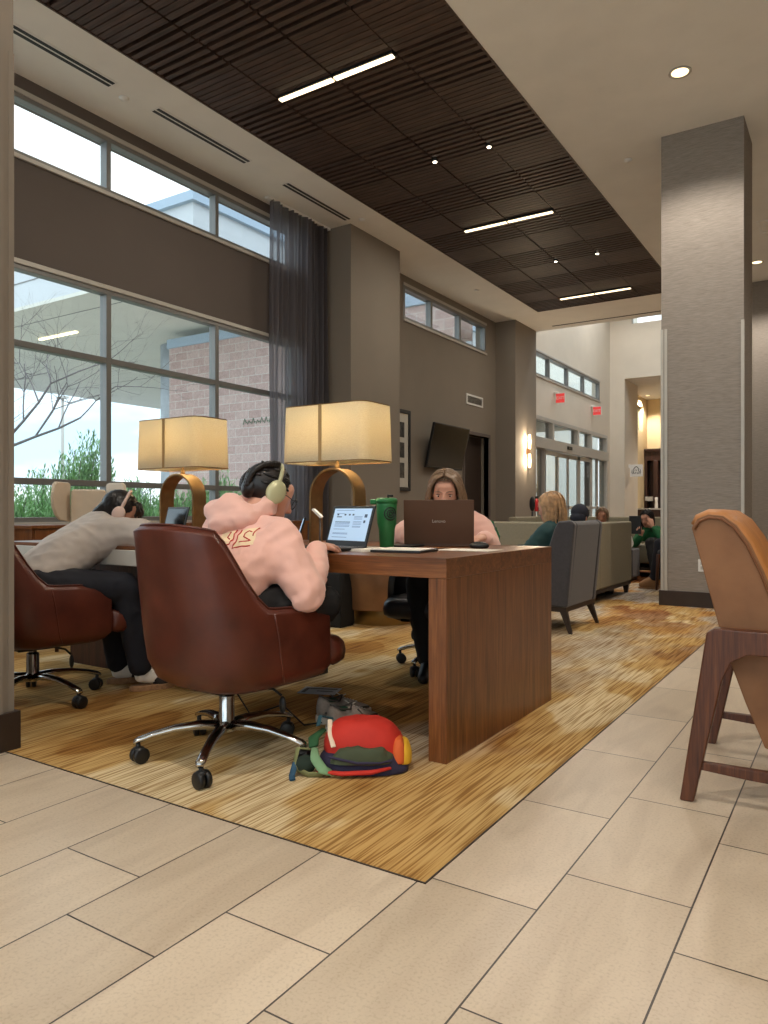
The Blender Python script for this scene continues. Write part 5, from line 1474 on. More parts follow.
# ------------------------------------------------------------------ running shoes
shoe_m = plain('shoe_grey_mesh', (150, 138, 128), 0.8, var=0.15, nscale=60); sole_m = plain('shoe_sole', (206, 198, 186), 0.7)
dk_m = plain('shoe_overlay', (72, 66, 62), 0.7); gr_m = plain('shoe_green_lining', (28, 74, 52), 0.85)
def running_shoe(loc_, ang, label):
    t = thing('running_shoe', loc_, label, 'shoe', 'pair of running shoes', rz=ang)
    B = lambda mb, nm, mt, **kw: mb.build(nm, mt, t, off=(0, 0, 0), **kw)
    # x forward (toe), length .28
    secs = [(-0.135, 0.020, 0.0), (-0.128, 0.032, 0.0), (-0.09, 0.036, 0), (-0.03, 0.034, 0), (0.03, 0.040, 0), (0.08, 0.044, 0), (0.115, 0.038, 0), (0.138, 0.022, 0.008), (0.143, 0.008, 0.012)]
    def ring(xc, hw, z0_, z1_, up=1.0):
        return [(xc, hw * math.cos(q), z0_ + (z1_ - z0_) * (0.5 + 0.5 * math.sin(q))) for q in [2 * PI * k / 14 for k in range(14)]]
    B(MB().rings([[(x_, y_ * 1.06, z_) for x_, y_, z_ in [(xc, s_ * hw, zz) for s_, zz in ((-1, 0.001 + lf), (-1.08, 0.018), (-1.0, 0.032), (1.0, 0.032), (1.08, 0.018), (1, 0.001 + lf))]] for xc, hw, lf in secs]), 'sole', sole_m, smooth=False, bevel=0.003)
    hts = [(-0.134, 0.020, 0.095), (-0.124, 0.030, 0.118), (-0.09, 0.034, 0.100), (-0.05, 0.034, 0.088), (-0.01, 0.036, 0.100), (0.03, 0.038, 0.086), (0.07, 0.041, 0.066), (0.105, 0.037, 0.054), (0.128, 0.024, 0.044), (0.136, 0.010, 0.038)]
    B(MB().rings([ring(xc, hw, 0.026, h) for xc, hw, h in hts]), 'upper', shoe_m, smooth=True)
    B(MB().ell((-0.072, 0, 0.092), 0.040, 0.020, 0.010), 'green_lining', gr_m, smooth=True)
    B(MB().tube([(-0.130, 0.0, 0.122), (-0.09, 0.028, 0.102), (-0.04, 0.028, 0.092), (-0.008, 0.0, 0.108), (-0.04, -0.028, 0.092), (-0.09, -0.028, 0.102), (-0.130, 0.0, 0.122)], 0.0042, 8), 'collar', dk_m, smooth=True)
    for sd in (-1, 1):
        B(MB().tube([(-0.12, sd * 0.030, 0.05), (-0.05, sd * 0.0375, 0.045), (0.02, sd * 0.040, 0.060), (0.0, sd * 0.030, 0.085)], 0.0045, 6).tube([(0.02, sd * 0.041, 0.042), (0.08, sd * 0.042, 0.048), (0.12, sd * 0.028, 0.042)], 0.0045, 6), 'overlay', dk_m, smooth=True)
    lc = MB()
    for k in range(5):
        xx = 0.0 + 0.016 * k; zz = 0.094 - 0.006 * k
        lc.tube([(xx, -0.02, zz - 0.008), (xx + 0.006, 0, zz), (xx, 0.02, zz - 0.008)], 0.0025, 6)
    lc.tube([(-0.005, 0.0, 0.10), (-0.02, 0.03, 0.115), (-0.005, 0.012, 0.10), (-0.01, -0.03, 0.118), (-0.005, 0, 0.10)], 0.002, 6)
    B(lc, 'laces', sole_m, smooth=True)
running_shoe((-1.845, 2.62, 0), math.radians(78), 'nearer grey running shoe with green lining, standing behind the backpack')
running_shoe((-1.96, 2.71, 0), math.radians(70), 'farther grey running shoe of the pair, left of its mate')
t = thing('name_badge', (-2.36, 3.05, 0.0015), 'flat pale plastic badge on the carpet behind the running shoes', 'badge', rz=math.radians(20))
MB().box(-0.10, 0.10, -0.07, 0.07, 0.0005, 0.003).build('sleeve', plain('badge_plastic', (140, 146, 156), 0.4), t, off=(0, 0, 0))
MB().box(-0.085, 0.085, 0.03, 0.045, 0.0031, 0.004).box(-0.085, -0.065, -0.05, 0.03, 0.0031, 0.004).box(-0.01, 0.075, -0.02, -0.008, 0.0031, 0.004).build('black_strip', M['black'], t, off=(0, 0, 0))
# power cord hanging under the near chair
t = tag(MB().tube([(-2.19, 2.30, 0.36), (-2.27, 2.34, 0.16), (-2.2, 2.36, 0.06), (-2.1, 2.45, 0.10), (-2.02, 2.5, 0.012), (-1.9, 2.75, 0.006), (-2.25, 3.0, 0.006)], 0.004, 6).build('power_cord', M['black'], None, smooth=True, off=(-2.0, 2.5, 0)), 'thin black power cord looping down under the near swivel chair', 'cord')
# sanitiser stand and red box by the entrance
t = thing('sanitizer_stand', (-5.40, 13.8, 0), 'black post stand with oval head beside the glass entrance', 'stand')
MB().lathe([(0, 0.001), (0.15, 0.001), (0.15, 0.015), (0.02, 0.03), (0.018, 0.93), (0, 0.93)], (-5.40, 13.8, 0), 20).build('post', M['black'], t, smooth=True)
MB().ell((-5.40, 13.8, 1.08), 0.06, 0.05, 0.15).build('head', M['black'], t, smooth=True)
t = tag(MB().box(-5.04, -4.93, 14.88, 15.0, 1.14, 1.36).build('red_box_tmp', M['black'], None), 'x', 'x'); bpy.data.objects.remove(t)
t = thing('fire_extinguisher', (-5.55, 14.42, 0.93), 'small red fire extinguisher on the pier beside the black post stand', 'extinguisher')
MB().lathe([(0, 0), (0.038, 0), (0.04, 0.02), (0.04, 0.22), (0.015, 0.27), (0, 0.27)], (-5.55, 14.42, 0.93), 18).build('cylinder', plain('extinguisher_red', (170, 30, 34), 0.35), t, smooth=True)
MB().box(-5.58, -5.52, 14.40, 14.44, 1.20, 1.24).build('handle', M['black'], t)
MB().box(-5.6295, -5.60, 14.40, 14.44, 0.98, 1.12).build('bracket', M['black'], t)
t = thing('console_table', (-5.0, 12.95, 0), 'low dark console with a thin top before the entrance', 'table')
MB().box(-5.35, -4.6, 12.75, 13.15, 0.63, 0.68).build('top', M['cafewood'], t, bevel=0.004)
for xx in (-5.33, -4.67):
    for yy in (12.77, 13.08): MB().box(xx, xx + 0.05, yy, yy + 0.05, 0, 0.63).build('leg', M['cafewood'], t)
# ------------------------------------------------------------------ people
def vv(*a): return V(a)
def head_parts(mb, c, f, u, s=1.0):
    """skull, face, nose, ears; c = centre of the head, f = where the face points, u = up"""
    f = V(f).normalized(); u = V(u); u = (u - f * u.dot(f)).normalized(); r = f.cross(u)
    R = Matrix((r, f, u)).transposed()
    P_ = lambda a, b, z: c + (r * a + f * b + u * z) * s
    mb.ell(P_(0, -0.012, 0.030), 0.074 * s, 0.094 * s, 0.086 * s, R, 24, 16)
    hull(mb, [(P_(x, 0.045, -0.005), 0.036 * s) for x in (-0.030, 0.030)] + [(P_(x, 0.012, -0.055), 0.022 * s) for x in (-0.043, 0.043)] + [(P_(x, 0.070, -0.090), 0.017 * s) for x in (-0.012, 0.012)] + [(P_(x, 0.055, 0.045), 0.032 * s) for x in (-0.026, 0.026)])
    hull(mb, [(P_(0, 0.088, 0.012), 0.008 * s), (P_(0, 0.106, -0.026), 0.011 * s), (P_(-0.013, 0.090, -0.033), 0.007 * s), (P_(0.013, 0.090, -0.033), 0.007 * s)])
    for x in (-1, 1):
        mb.ell(P_(0.077 * x, -0.008, -0.004), 0.010 * s, 0.018 * s, 0.030 * s, R, 10, 8)
        hull(mb, [(P_(0.014 * x, 0.084, 0.024), 0.007 * s), (P_(0.040 * x, 0.072, 0.022), 0.007 * s)])   # brow
    hull(mb, [(P_(-0.016, 0.085, -0.060), 0.007 * s), (P_(0.016, 0.085, -0.060), 0.007 * s)])
    return P_, R
def face_children(par, P_, R, s=1.0, brow=None):
    m = MB().ell(P_(0, 0.089, -0.0565), 0.021 * s, 0.006 * s, 0.0045 * s, R, 12, 6).ell(P_(0, 0.089, -0.0645), 0.017 * s, 0.007 * s, 0.005 * s, R, 12, 6)
    m.build('lips', M['lip'], par, smooth=True)
    for x in (-1, 1):
        e = MB().ell(P_(0.031 * x, 0.0765, 0.004), 0.0135 * s, 0.0075 * s, 0.0065 * s, R, 12, 8).build('eye', M['eye'], par, smooth=True)
        MB().ell(P_(0.031 * x, 0.0815, 0.002), 0.0062 * s, 0.0036 * s, 0.0058 * s, R, 10, 6).build('iris', M['iris'], e, smooth=True)
        MB().tube([P_(0.016 * x, 0.083, 0.010), P_(0.031 * x, 0.0855, 0.0135), P_(0.047 * x, 0.074, 0.008)], 0.0022 * s, 6).build('eyelid', M['hair_black'], e, smooth=True)
        MB().tube([P_(0.013 * x, 0.091, 0.026), P_(0.032 * x, 0.089, 0.032), P_(0.052 * x, 0.074, 0.025)], [0.0028 * s, 0.0036 * s, 0.0016 * s], 6, flat=0.6).build('eyebrow', brow or M['hair_black'], par, smooth=True)

def limb(mb, pts, rads):
    for (a, ra), (b, rb) in zip(list(zip(pts, rads))[:-1], list(zip(pts, rads))[1:]):
        hull(mb, [(a, ra), (b, rb)])
def hand(mb, w, d, n, side, curl=0.5, s=1.0, spread=0.16):
    """w wrist, d finger direction, n palm-facing direction, side +1 if the thumb is at cross(d, n)"""
    d = V(d).normalized(); n = V(n); n = (n - d * n.dot(d)).normalized(); t = d.cross(n) * side
    hull(mb, [(w, 0.022 * s), (w + (d * 0.03 + t * 0.022) * s, 0.016 * s), (w + (d * 0.082 + t * 0.030) * s, 0.0115 * s), (w + (d * 0.078 - t * 0.030) * s, 0.0105 * s), (w + (d * 0.03 - t * 0.022) * s, 0.014 * s)])
    for k, (o, L) in enumerate(((0.029, 0.070), (0.010, 0.078), (-0.010, 0.072), (-0.029, 0.056))):
        p = w + (d * (0.083 - 0.004 * abs(k - 1)) + t * o) * s
        dd = (d + t * (spread * (1.2 - k * 0.8))).normalized(); a = 0.15
        for seg, r0, r1 in ((0.42, 0.0092, 0.0084), (0.32, 0.0084, 0.0076), (0.26, 0.0076, 0.0064)):
            q = p + (dd * math.cos(a) + n * math.sin(a)) * L * seg * s
            hull(mb, [(p, r0 * s), (q, r1 * s)], 8, 5); p = q; a += curl
    p = w + (d * 0.022 + t * 0.024) * s
    q = p + (d * 0.030 + t * 0.026 + n * 0.012) * s; e = q + (d * 0.030 + t * 0.004 + n * 0.010) * s
    hull(mb, [(p, 0.013 * s), (q, 0.0105 * s)], 8, 5); hull(mb, [(q, 0.0105 * s), (e, 0.008 * s)], 8, 5)

def figure(name, loc_, label, J, top_m, leg_m, skin, sleeve='long', vox=0.0075, cloth_vox=0.011, s=1.0, bulk=0.012, wr=0.006, feet=True, mats=None, hands=None, collar=True, shoes=True):
    t = thing(name, loc_, label, 'person')
    body = MB()
    P_, R = head_parts(body, J['head'], J['f'], J['u'], s)
    nb = J['neck']
    hull(body, [(J['head'] - V(J['f']).normalized() * 0.02 - V(J['u']).normalized() * 0.06, 0.052 * s), (nb, 0.058 * s)])
    sl, sr, hl, hr = J['sl'], J['sr'], J['hl'], J['hr']
    mid = J['waist']
    ax = (sr - sl).normalized()
    hull(body, [(sl - (sl - nb) * 0.2, 0.05), (sr - (sr - nb) * 0.2, 0.05), (nb, 0.05), (mid + ax * 0.08, 0.085), (mid - ax * 0.08, 0.085)])
    hull(body, [(hl, 0.095), (hr, 0.095), (mid + ax * 0.07, 0.085), (mid - ax * 0.07, 0.085)])
    for S_, E_, W_ in ((J['sl'], J['el'], J['wl']), (J['sr'], J['er'], J['wr'])):
        limb(body, [S_, E_, W_], [0.048 * s, 0.038 * s, 0.025 * s])
    for H_, K_, A_ in ((J['hl'], J['kl'], J['al']), (J['hr'], J['kr'], J['ar'])):
        limb(body, [H_, K_, A_], [0.080, 0.054, 0.036])
    for h in hands or (): hand(body, *h[:4], **h[4])
    if feet:
        for A_, T_ in ((J['al'], J['tl']), (J['ar'], J['tr'])):
            hull(body, [(A_ + V((0, 0, -0.035)), 0.026), (T_, 0.024), (A_, 0.034)])
        for A_, T_ in ((J['al'], J['tl']), (J['ar'], J['tr'])):
            sh_ = MB(); hull(sh_, [(A_ + V((0, 0, -0.040)), 0.038), (T_ + V((0, 0, 0.004)), 0.034), (A_ + V((0, 0, -0.005)), 0.044)])
            sh_.v = [(p[0], p[1], max(p[2], 0.002)) for p in sh_.v]
            if shoes: remesh(sh_, 0.010, 3).build('shoe', M['black'], t, smooth=True)
    b = remesh(body, vox, 3)
    bo = b.build('body', skin, t, smooth=True)
    # top: torso and sleeves
    tp = MB(); k = bulk
    hull(tp, [(sl - (sl - nb) * 0.10, 0.060 + k), (sr - (sr - nb) * 0.10, 0.060 + k), (nb - V(J['u']) * 0.015, 0.055 + k), (mid + ax * 0.09, 0.092 + k), (mid - ax * 0.09, 0.092 + k)])
    hl2, hr2 = mid + (hl - mid) * 0.75, mid + (hr - mid) * 0.75
    hull(tp, [(hl2, 0.095 + k), (hr2, 0.095 + k), (mid + ax * 0.09, 0.092 + k), (mid - ax * 0.09, 0.092 + k)])
    for S_, E_, W_ in ((J['sl'], J['el'], J['wl']), (J['sr'], J['er'], J['wr'])):
        if sleeve == 'long': limb(tp, [S_, S_ + (E_ - S_) * 0.5, E_, E_ + (W_ - E_) * 0.55, E_ + (W_ - E_) * 0.93], [0.062 + k, 0.060 + k, 0.050 + k, 0.044 + k, 0.032 + k * 0.5])
        else: limb(tp, [S_, S_ + (E_ - S_) * 0.66], [0.060 + k, 0.060 + k])
    for S_, E_ in ((J['sl'], J['el']), (J['sr'], J['er'])):      # loose cloth under the arm
        sg = 1 if (S_ - mid).dot(ax) > 0 else -1
        hull(tp, [(S_ - ax * sg * 0.03, 0.060 + k), (S_ + (E_ - S_) * 0.38, 0.050 + k), (mid + (S_ - mid) * 0.45 + ax * sg * 0.02, 0.075 + k), (nb - V(J['u']) * 0.03, 0.045 + k)])
    g = remesh(tp, cloth_vox, 12, (wr, (11, 11, 15)))
    go = g.build('hoodie' if sleeve == 'long' else 'shirt', top_m, t, smooth=True)
    tr = MB()
    hull(tr, [(hl, 0.105), (hr, 0.105), (mid + (hl - mid) * 0.5, 0.095), (mid + (hr - mid) * 0.5, 0.095)])
    for H_, K_, A_ in ((J['hl'], J['kl'], J['al']), (J['hr'], J['kr'], J['ar'])):
        limb(tr, [H_, H_ + (K_ - H_) * 0.55, K_, K_ + (A_ - K_) * 0.5, K_ + (A_ - K_) * 0.93], [0.100, 0.090, 0.076, 0.070, 0.062])
    remesh(tr, cloth_vox, 8, (wr, (12, 12, 9))).build('trousers', leg_m, t, smooth=True)
    return t, P_, R, g, go

def bvh_of(mb): return BVHTree.FromPolygons([V(p) for p in mb.v], mb.f)

def strands(P_, drop, n, mat, t, seed=1, width=0.085, depth=0.104, height=0.098, part=0.0, length=0.24, s=1.0, back_only=False, rad=0.0050, wave=0.006, u_cut=(-1.0, 1.0), front_sweep=0.035):
    """long hair: a cap that follows the skull, then locks that fall along 'drop'"""
    rnd_ = random.Random(seed); mb = MB()
    c0 = (0, -0.012, 0.028)
    for i in range(n):
        side = -1 if i % 2 else 1
        fy = -1 + 2 * ((i // 2) + rnd_.random()) / (n / 2)           # where along the parting: -1 back .. 1 front
        lay = rnd_.uniform(0.99, 1.07)
        pts = []
        base = V((part, fy * 0.085, math.sqrt(max(0.05, 1 - (fy * 0.80) ** 2))))
        steps = 8
        psi = rnd_.uniform(0.05, PI - 0.05)
        for k in range(steps):
            a = (k / (steps - 1)) * PI * 0.56
            if i % 3 == 0:      # locks that run from the crown down the back of the head
                pts.append(P_(c0[0] + width * lay * math.sin(a) * math.cos(psi), c0[1] - 0.01 - depth * lay * math.sin(a) * math.sin(psi), c0[2] + height * lay * math.cos(a)))
                continue
            # from the parting over the side of the skull
            yy = fy * 0.80 * (1 - 0.25 * k / steps) - front_sweep * 10 * max(0, fy - 0.2) * (k / steps) ** 1.5 * 0.35
            rr_ = math.sqrt(max(0.04, 1 - min(0.96, yy * yy)))
            x = side * width * lay * rr_ * math.sin(a) + part * math.cos(a)
            z = height * lay * rr_ * math.cos(a)
            pts.append(P_(c0[0] + x, c0[1] + depth * yy * lay, c0[2] + z))
        p = pts[-1].copy(); L = length * rnd_.uniform(0.8, 1.05); d0 = (pts[-1] - pts[-2]).normalized(); ph_ = rnd_.uniform(0, 6.3)
        for k in range(5):
            dd = (d0 * max(0, 0.5 - k * 0.25) + V(drop) + V((math.sin(ph_ + k * 1.5), math.cos(ph_ + k * 1.5), 0)) * 0.10).normalized()
            p = p + dd * L / 5 + V((rnd_.uniform(-1, 1), rnd_.uniform(-1, 1), 0)) * wave
            pts.append(p.copy())
        r = rad * s
        mb.tube(pts, [r * 0.8] * 3 + [r * 1.1] * (len(pts) - 6) + [r, r * 0.7, r * 0.25], 5, flat=0.7)
    # under-cap closes the gaps between locks
    f_ = (P_(0, 1, 0) - P_(0, 0, 0)).normalized(); u_ = (P_(0, 0, 1) - P_(0, 0, 0)).normalized(); r_ = f_.cross(u_)
    R_ = Matrix((r_, f_, u_)).transposed()
    mb.ell(P_(0, -0.026, 0.036), width * 0.96 * s, depth * 0.90 * s, height * 0.955 * s, R_, 22, 14)
    return mb.build('hair', mat, t, smooth=True)

def headphones(name, P_, label, shell_m, cush_m, s=1.0, cup=(0.034, 0.044), tilt=0.0):
    c = P_(0, 0, 0)
    t = thing(name, tuple(c), label, 'headphones')
    pts = []
    for k in range(15):
        a = PI * k / 14
        pts.append(P_(-0.094 * math.cos(a), tilt * math.sin(a) - 0.005, 0.012 + 0.122 * math.sin(a)))
    MB().tube(pts, 0.0085, 8, flat=1.2).build('headband', shell_m, t, smooth=True)
    f_ = (P_(0, 1, 0) - P_(0, 0, 0)).normalized(); u_ = (P_(0, 0, 1) - P_(0, 0, 0)).normalized(); r_ = f_.cross(u_)
    R_ = Matrix((r_, f_, u_)).transposed()
    for x in (-1, 1):
        MB().ell(P_(0.108 * x, -0.006, -0.006), 0.014 * s, cup[0], cup[1], R_, 24, 14).build('ear_cup', shell_m, t, smooth=True)
        MB().ell(P_(0.092 * x, -0.006, -0.006), 0.014 * s, cup[0] * 0.95, cup[1] * 0.95, R_, 24, 14).build('ear_cushion', cush_m, t, smooth=True)
    return t

# --- person in the pink hoodie, seen from behind -----------------------------
f2 = V((0.48, 0.78, -0.42)); u2 = V((0.10, 0.42, 0.90))
J = dict(head=vv(-2.03, 2.285, 1.005), f=f2, u=u2, neck=vv(-2.06, 2.19, 0.885), waist=vv(-2.05, 2.00, 0.64),
         sl=vv(-2.22, 2.19, 0.845), sr=vv(-1.875, 2.17, 0.835), el=vv(-2.30, 2.34, 0.66), er=vv(-1.735, 2.16, 0.625),
         wl=vv(-2.16, 2.50, 0.80), wr=vv(-1.872, 2.405, 0.795),
         hl=vv(-2.13, 1.99, 0.565), hr=vv(-1.95, 1.99, 0.565), kl=vv(-2.30, 2.30, 0.57), kr=vv(-1.77, 2.31, 0.575), al=vv(-1.98, 2.42, 0.535), ar=vv(-2.10, 2.33, 0.525), tl=vv(-1.90, 2.46, 0.52), tr=vv(-2.20, 2.36, 0.51))
HN = [(J['wr'], (-0.15, 0.95, -0.05), (0, 0, -1), -1, dict(curl=0.42)), (J['wl'], (0.25, 0.95, -0.10), (0, 0, -1), 1, dict(curl=0.4))]
t, P2, R2, g2, hood_o = figure('person', (-2.03, 2.05, 0), 'person in a pink graphic hoodie with green over-ear headphones, back to the camera', J, M['pink'], M['black_cloth'], M['skin'], hands=HN, bulk=0.020, wr=0.009, vox=0.005, cloth_vox=0.009, shoes=False)
# hood bunched round the neck
mb = MB(); nk = V((-2.07, 2.185, 0.935))
for k in range(14):
    a = 2 * PI * k / 14
    p = nk + V((0.105 * math.cos(a), 0.075 * math.sin(a) + 0.01, 0.010 + 0.030 * math.sin(a)))
    hull(mb, [(p, 0.038), (nk + V((0.105 * math.cos(a + 0.45), 0.075 * math.sin(a + 0.45) + 0.01, 0.015 + 0.030 * math.sin(a + 0.45))), 0.038)], 8, 6)
hull(mb, [(nk + V((-0.12, -0.045, 0.010)), 0.045), (nk + V((0.085, -0.075, -0.02)), 0.042), (nk + V((-0.03, -0.10, -0.045)), 0.050), (nk + V((-0.02, -0.055, 0.035)), 0.045)])
hull(mb, [(nk + V((-0.13, -0.02, -0.02)), 0.04), (nk + V((-0.06, -0.09, -0.075)), 0.035), (nk + V((0.09, -0.05, -0.04)), 0.035)])
remesh(mb, 0.009, 7, (0.008, (9, 9, 20))).build('hood', M['pink'], t, smooth=True)
# cuffs and hem of the hoodie
for W_, E_ in ((J['wr'], J['er']), (J['wl'], J['el'])):
    d = (W_ - E_).normalized()
    MB().tube([W_ - d * 0.075, W_ - d * 0.07, W_ - d * 0.02, W_ - d * 0.012], [0.034, 0.041, 0.038, 0.030], 16).build('cuff', M['pink'], t, smooth=True)
# hair braided up round the head: cap plus two crown braids
mb = MB().ell(P2(0, -0.022, 0.038), 0.083, 0.099, 0.092, R2, 24, 16).ell(P2(0, -0.085, 0.0), 0.052, 0.035, 0.05, R2, 16, 10)
for side in (-1, 1):
    for k in range(17):
        a = -0.50 + 1.75 * k / 16
        base = (side * (0.030 + 0.040 * math.sin(a * 1.2 + 0.4)), -0.088 * math.cos(a * 1.15) - 0.022, 0.040 + 0.088 * math.sin(a))
        e_ = V((base[0] / 0.083, (base[1] + 0.022) / 0.099, (base[2] - 0.038) / 0.092)); e_ = e_ / max(e_.length, 1e-6) * 1.03
        base = (e_.x * 0.083, e_.y * 0.099 - 0.022, e_.z * 0.092 + 0.038)
        for q in (-1, 1):
            off_ = 0.0085 * q
            mb.ell(P2(base[0] + off_, base[1], base[2] + 0.003 * q), 0.0125, 0.014, 0.017, R2 @ Matrix.Rotation(0.7 * q, 3, 'Y'), 8, 6)
rnd_ = random.Random(11)
for k in range(70):
    th = rnd_.uniform(0, 2 * PI); zz = rnd_.uniform(-0.5, 0.9); rr_ = math.sqrt(1 - zz * zz)
    if math.sin(th) * rr_ > 0.55: continue
    a = [P2(0.084 * rr_ * math.cos(th + 0.12 * q), 0.100 * rr_ * math.sin(th + 0.12 * q) - 0.022, 0.038 + 0.093 * zz) for q in range(4)]
    mb.tube(a, [0.003, 0.006, 0.006, 0.003], 5)
mb.build('hair', M['hair_black'], t, smooth=True)
sage = plain('sage_headphone_shell', (186, 184, 146), 0.3, 0.2, var=0.03); sage_c = plain('sage_ear_cushion', (170, 162, 122), 0.8)
headphones('headphones', P2, 'pale green over-ear headphones worn by the pink-hoodie person', sage, sage_c, cup=(0.040, 0.050))
# eyeglasses
gl = thing('eyeglasses', tuple(P2(0, 0.1, 0)), 'thin round eyeglasses worn by the pink-hoodie person', 'glasses')
for x in (-1, 1):
    pts = [P2(0.034 * x + 0.024 * math.cos(q), 0.104, 0.0 + 0.022 * math.sin(q)) for q in [2 * PI * k / 16 for k in range(17)]]
    MB().tube(pts, 0.0018, 6).build('rim', M['black'], gl, smooth=True)
    MB().tube([P2(0.058 * x, 0.104, 0.003), P2(0.082 * x, 0.05, 0.006), P2(0.084 * x, -0.01, 0.0)], 0.0018, 6).build('temple', M['black'], gl, smooth=True)
MB().tube([P2(-0.011, 0.106, 0.004), P2(0.011, 0.106, 0.004)], 0.0018, 6).build('bridge', M['black'], gl, smooth=True)
# print on the back of the hoodie: cast onto the cloth
bv = bvh_of(g2)
def decal(strokes, origin, ax_, ay_, rad, nm, mat, par):
    ax_, ay_ = V(ax_), V(ay_); n_ = ax_.cross(ay_).normalized(); mb = MB(); used = False
    for st in strokes:
        pts = []
        for i in range(len(st) - 1):
            for q in range(6):
                u = q / 6; a = st[i][0] * (1 - u) + st[i + 1][0] * u; b = st[i][1] * (1 - u) + st[i + 1][1] * u
                p = V(origin) + ax_ * a + ay_ * b + n_ * 0.3
                h = bv.ray_cast(p, -n_)
                if h[0] is not None: pts.append(h[0] + h[1] * 0.001)
        if len(pts) > 2: mb.tube(pts, rad, 5, flat=1.0); used = True
    if used: mb.build(nm, mat, par, smooth=True)
def patch(poly_fn, origin, ax_, ay_, nu, nv_, nm, mat, par):
    ax_, ay_ = V(ax_), V(ay_); n_ = ax_.cross(ay_).normalized(); mb = MB(); idx = {}
    for i in range(nu + 1):
        for j in range(nv_ + 1):
            a, b = poly_fn(i / nu, j / nv_)
            h = bv.ray_cast(V(origin) + ax_ * a + ay_ * b + n_ * 0.3, -n_)
            if h[0] is not None:
                idx[(i, j)] = len(mb.v); mb.v.append(tuple(h[0] + h[1] * 0.0012))
    for i in range(nu):
        for j in range(nv_):
            q = [(i, j), (i + 1, j), (i + 1, j + 1), (i, j + 1)]
            if all(k in idx for k in q): mb.f.append(tuple(idx[k] for k in q)); mb.mi.append(0)
    if mb.f: mb.build(nm, mat, par, smooth=True)
redm = plain('print_red', (186, 48, 44), 0.8); crm = plain('print_cream', (238, 214, 178), 0.85); orm = plain('print_orange', (240, 130, 84), 0.85)
# frame on the back: ax across (to the wearer's right), ay up the back; outward normal = ax x ay
oc = V((-1.965, 2.06, 0.825)); axx = V((0.93, -0.05, 0.36)); ayy = V((-0.30, 0.42, 0.85))
def sq(cx, cy, w, h): return lambda u, v_: (cx + (u - 0.5) * w, cy + (v_ - 0.5) * h)
patch(sq(0.030, 0.005, 0.070, 0.088), oc, axx, ayy, 12, 12, 'cream_panel', crm, hood_o)
patch(sq(-0.060, 0.020, 0.060, 0.070), oc, axx, ayy, 12, 12, 'cream_panel', crm, hood_o)
patch(lambda u, v_: (-0.145 + 0.06 * (u - 0.5) * 2 * math.sqrt(max(0, 1 - (2 * v_ - 1) ** 2)), -0.005 + 0.04 * (2 * v_ - 1)), oc, axx, ayy, 12, 12, 'orange_patch', orm, hood_o)
decal([[(-0.008, 0.052), (-0.008, -0.042), (0.068, -0.042)], [(0.012, -0.018), (0.052, -0.018), (0.020, 0.008), (0.018, 0.026), (0.034, 0.034), (0.048, 0.024)], [(0.055, 0.005), (0.060, 0.035), (0.066, 0.045)]], oc, axx, ayy, 0.0028, 'red_lettering', redm, hood_o)
decal([[(-0.028, 0.058), (-0.030, -0.014), (-0.088, -0.012)], [(-0.045, 0.05), (-0.06, 0.03), (-0.042, 0.012)]], oc, axx, ayy, 0.0028, 'red_lettering', redm, hood_o)
decal([[(-0.075, -0.060), (-0.055, -0.060)], [(-0.065, -0.050), (-0.065, -0.072)]], oc, axx, ayy, 0.0028, 'red_star', redm, hood_o)

# --- person in the pale grey T-shirt slumped over the left table ---------------
f1 = V((0.60, 0.68, -0.42)); u1 = V((0.25, 0.35, 0.90))
J = dict(head=vv(-3.40, 2.62, 0.925), f=f1, u=u1, neck=vv(-3.46, 2.53, 0.875), waist=vv(-3.45, 2.30, 0.70),
         sl=vv(-3.58, 2.58, 0.835), sr=vv(-3.29, 2.44, 0.82), el=vv(-3.42, 2.86, 0.81), er=vv(-3.04, 2.56, 0.815),
         wl=vv(-3.19, 2.91, 0.80), wr=vv(-2.90, 2.70, 0.80),
         hl=vv(-3.50, 2.13, 0.57), hr=vv(-3.33, 2.11, 0.57), kl=vv(-3.38, 2.52, 0.55), kr=vv(-3.11, 2.42, 0.555), al=vv(-3.40, 2.60, 0.09), ar=vv(-3.16, 2.56, 0.105), tl=vv(-3.33, 2.72, 0.045), tr=vv(-3.10, 2.68, 0.045))
HN = [(J['wr'], (0.2, 0.95, -0.1), (0, 0, -1), -1, dict(curl=0.4)), (J['wl'], (0.75, 0.6, -0.05), (0, 0, -1), 1, dict(curl=0.4))]
t, P1, R1, g1, go1 = figure('person', (-3.40, 2.20, 0), 'person in a pale grey T-shirt leaning over the left table with white headphones', J, M['grey_tee'], M['navy'], M['skin_tan'], sleeve='short', hands=HN, bulk=0.030, wr=0.007, vox=0.007, cloth_vox=0.009, feet=False)
hair = MB().ell(P1(0, -0.022, 0.036), 0.082, 0.099, 0.090, R1, 24, 16)
hull(hair, [(P1(-0.01, -0.10, -0.035), 0.030), (P1(0.01, -0.115, -0.050), 0.026), (P1(0, -0.075, 0.0), 0.05)])
for k in range(26):     # a loose fringe hanging forward
    a = -0.9 + 1.8 * k / 25
    hair.tube([P1(0.07 * math.sin(a), 0.055 * math.cos(a) + 0.012, 0.095), P1(0.085 * math.sin(a), 0.09 * math.cos(a) + 0.012, 0.055), P1(0.092 * math.sin(a), 0.092 * math.cos(a) + 0.014, 0.02 - 0.025 * abs(math.sin(a)))], [0.006, 0.006, 0.002], 5)
remesh(hair, 0.006, 1, (0.004, (50, 50, 50))).build('hair', M['hair_black'], t, smooth=True)
face_children(t, P1, R1)
headphones('headphones', P1, 'pinkish-white over-ear headphones worn by the grey-shirt person', plain('blush_white_shell', (222, 196, 186), 0.35, var=0.02), plain('blush_cushion', (206, 178, 168), 0.8), cup=(0.034, 0.040))
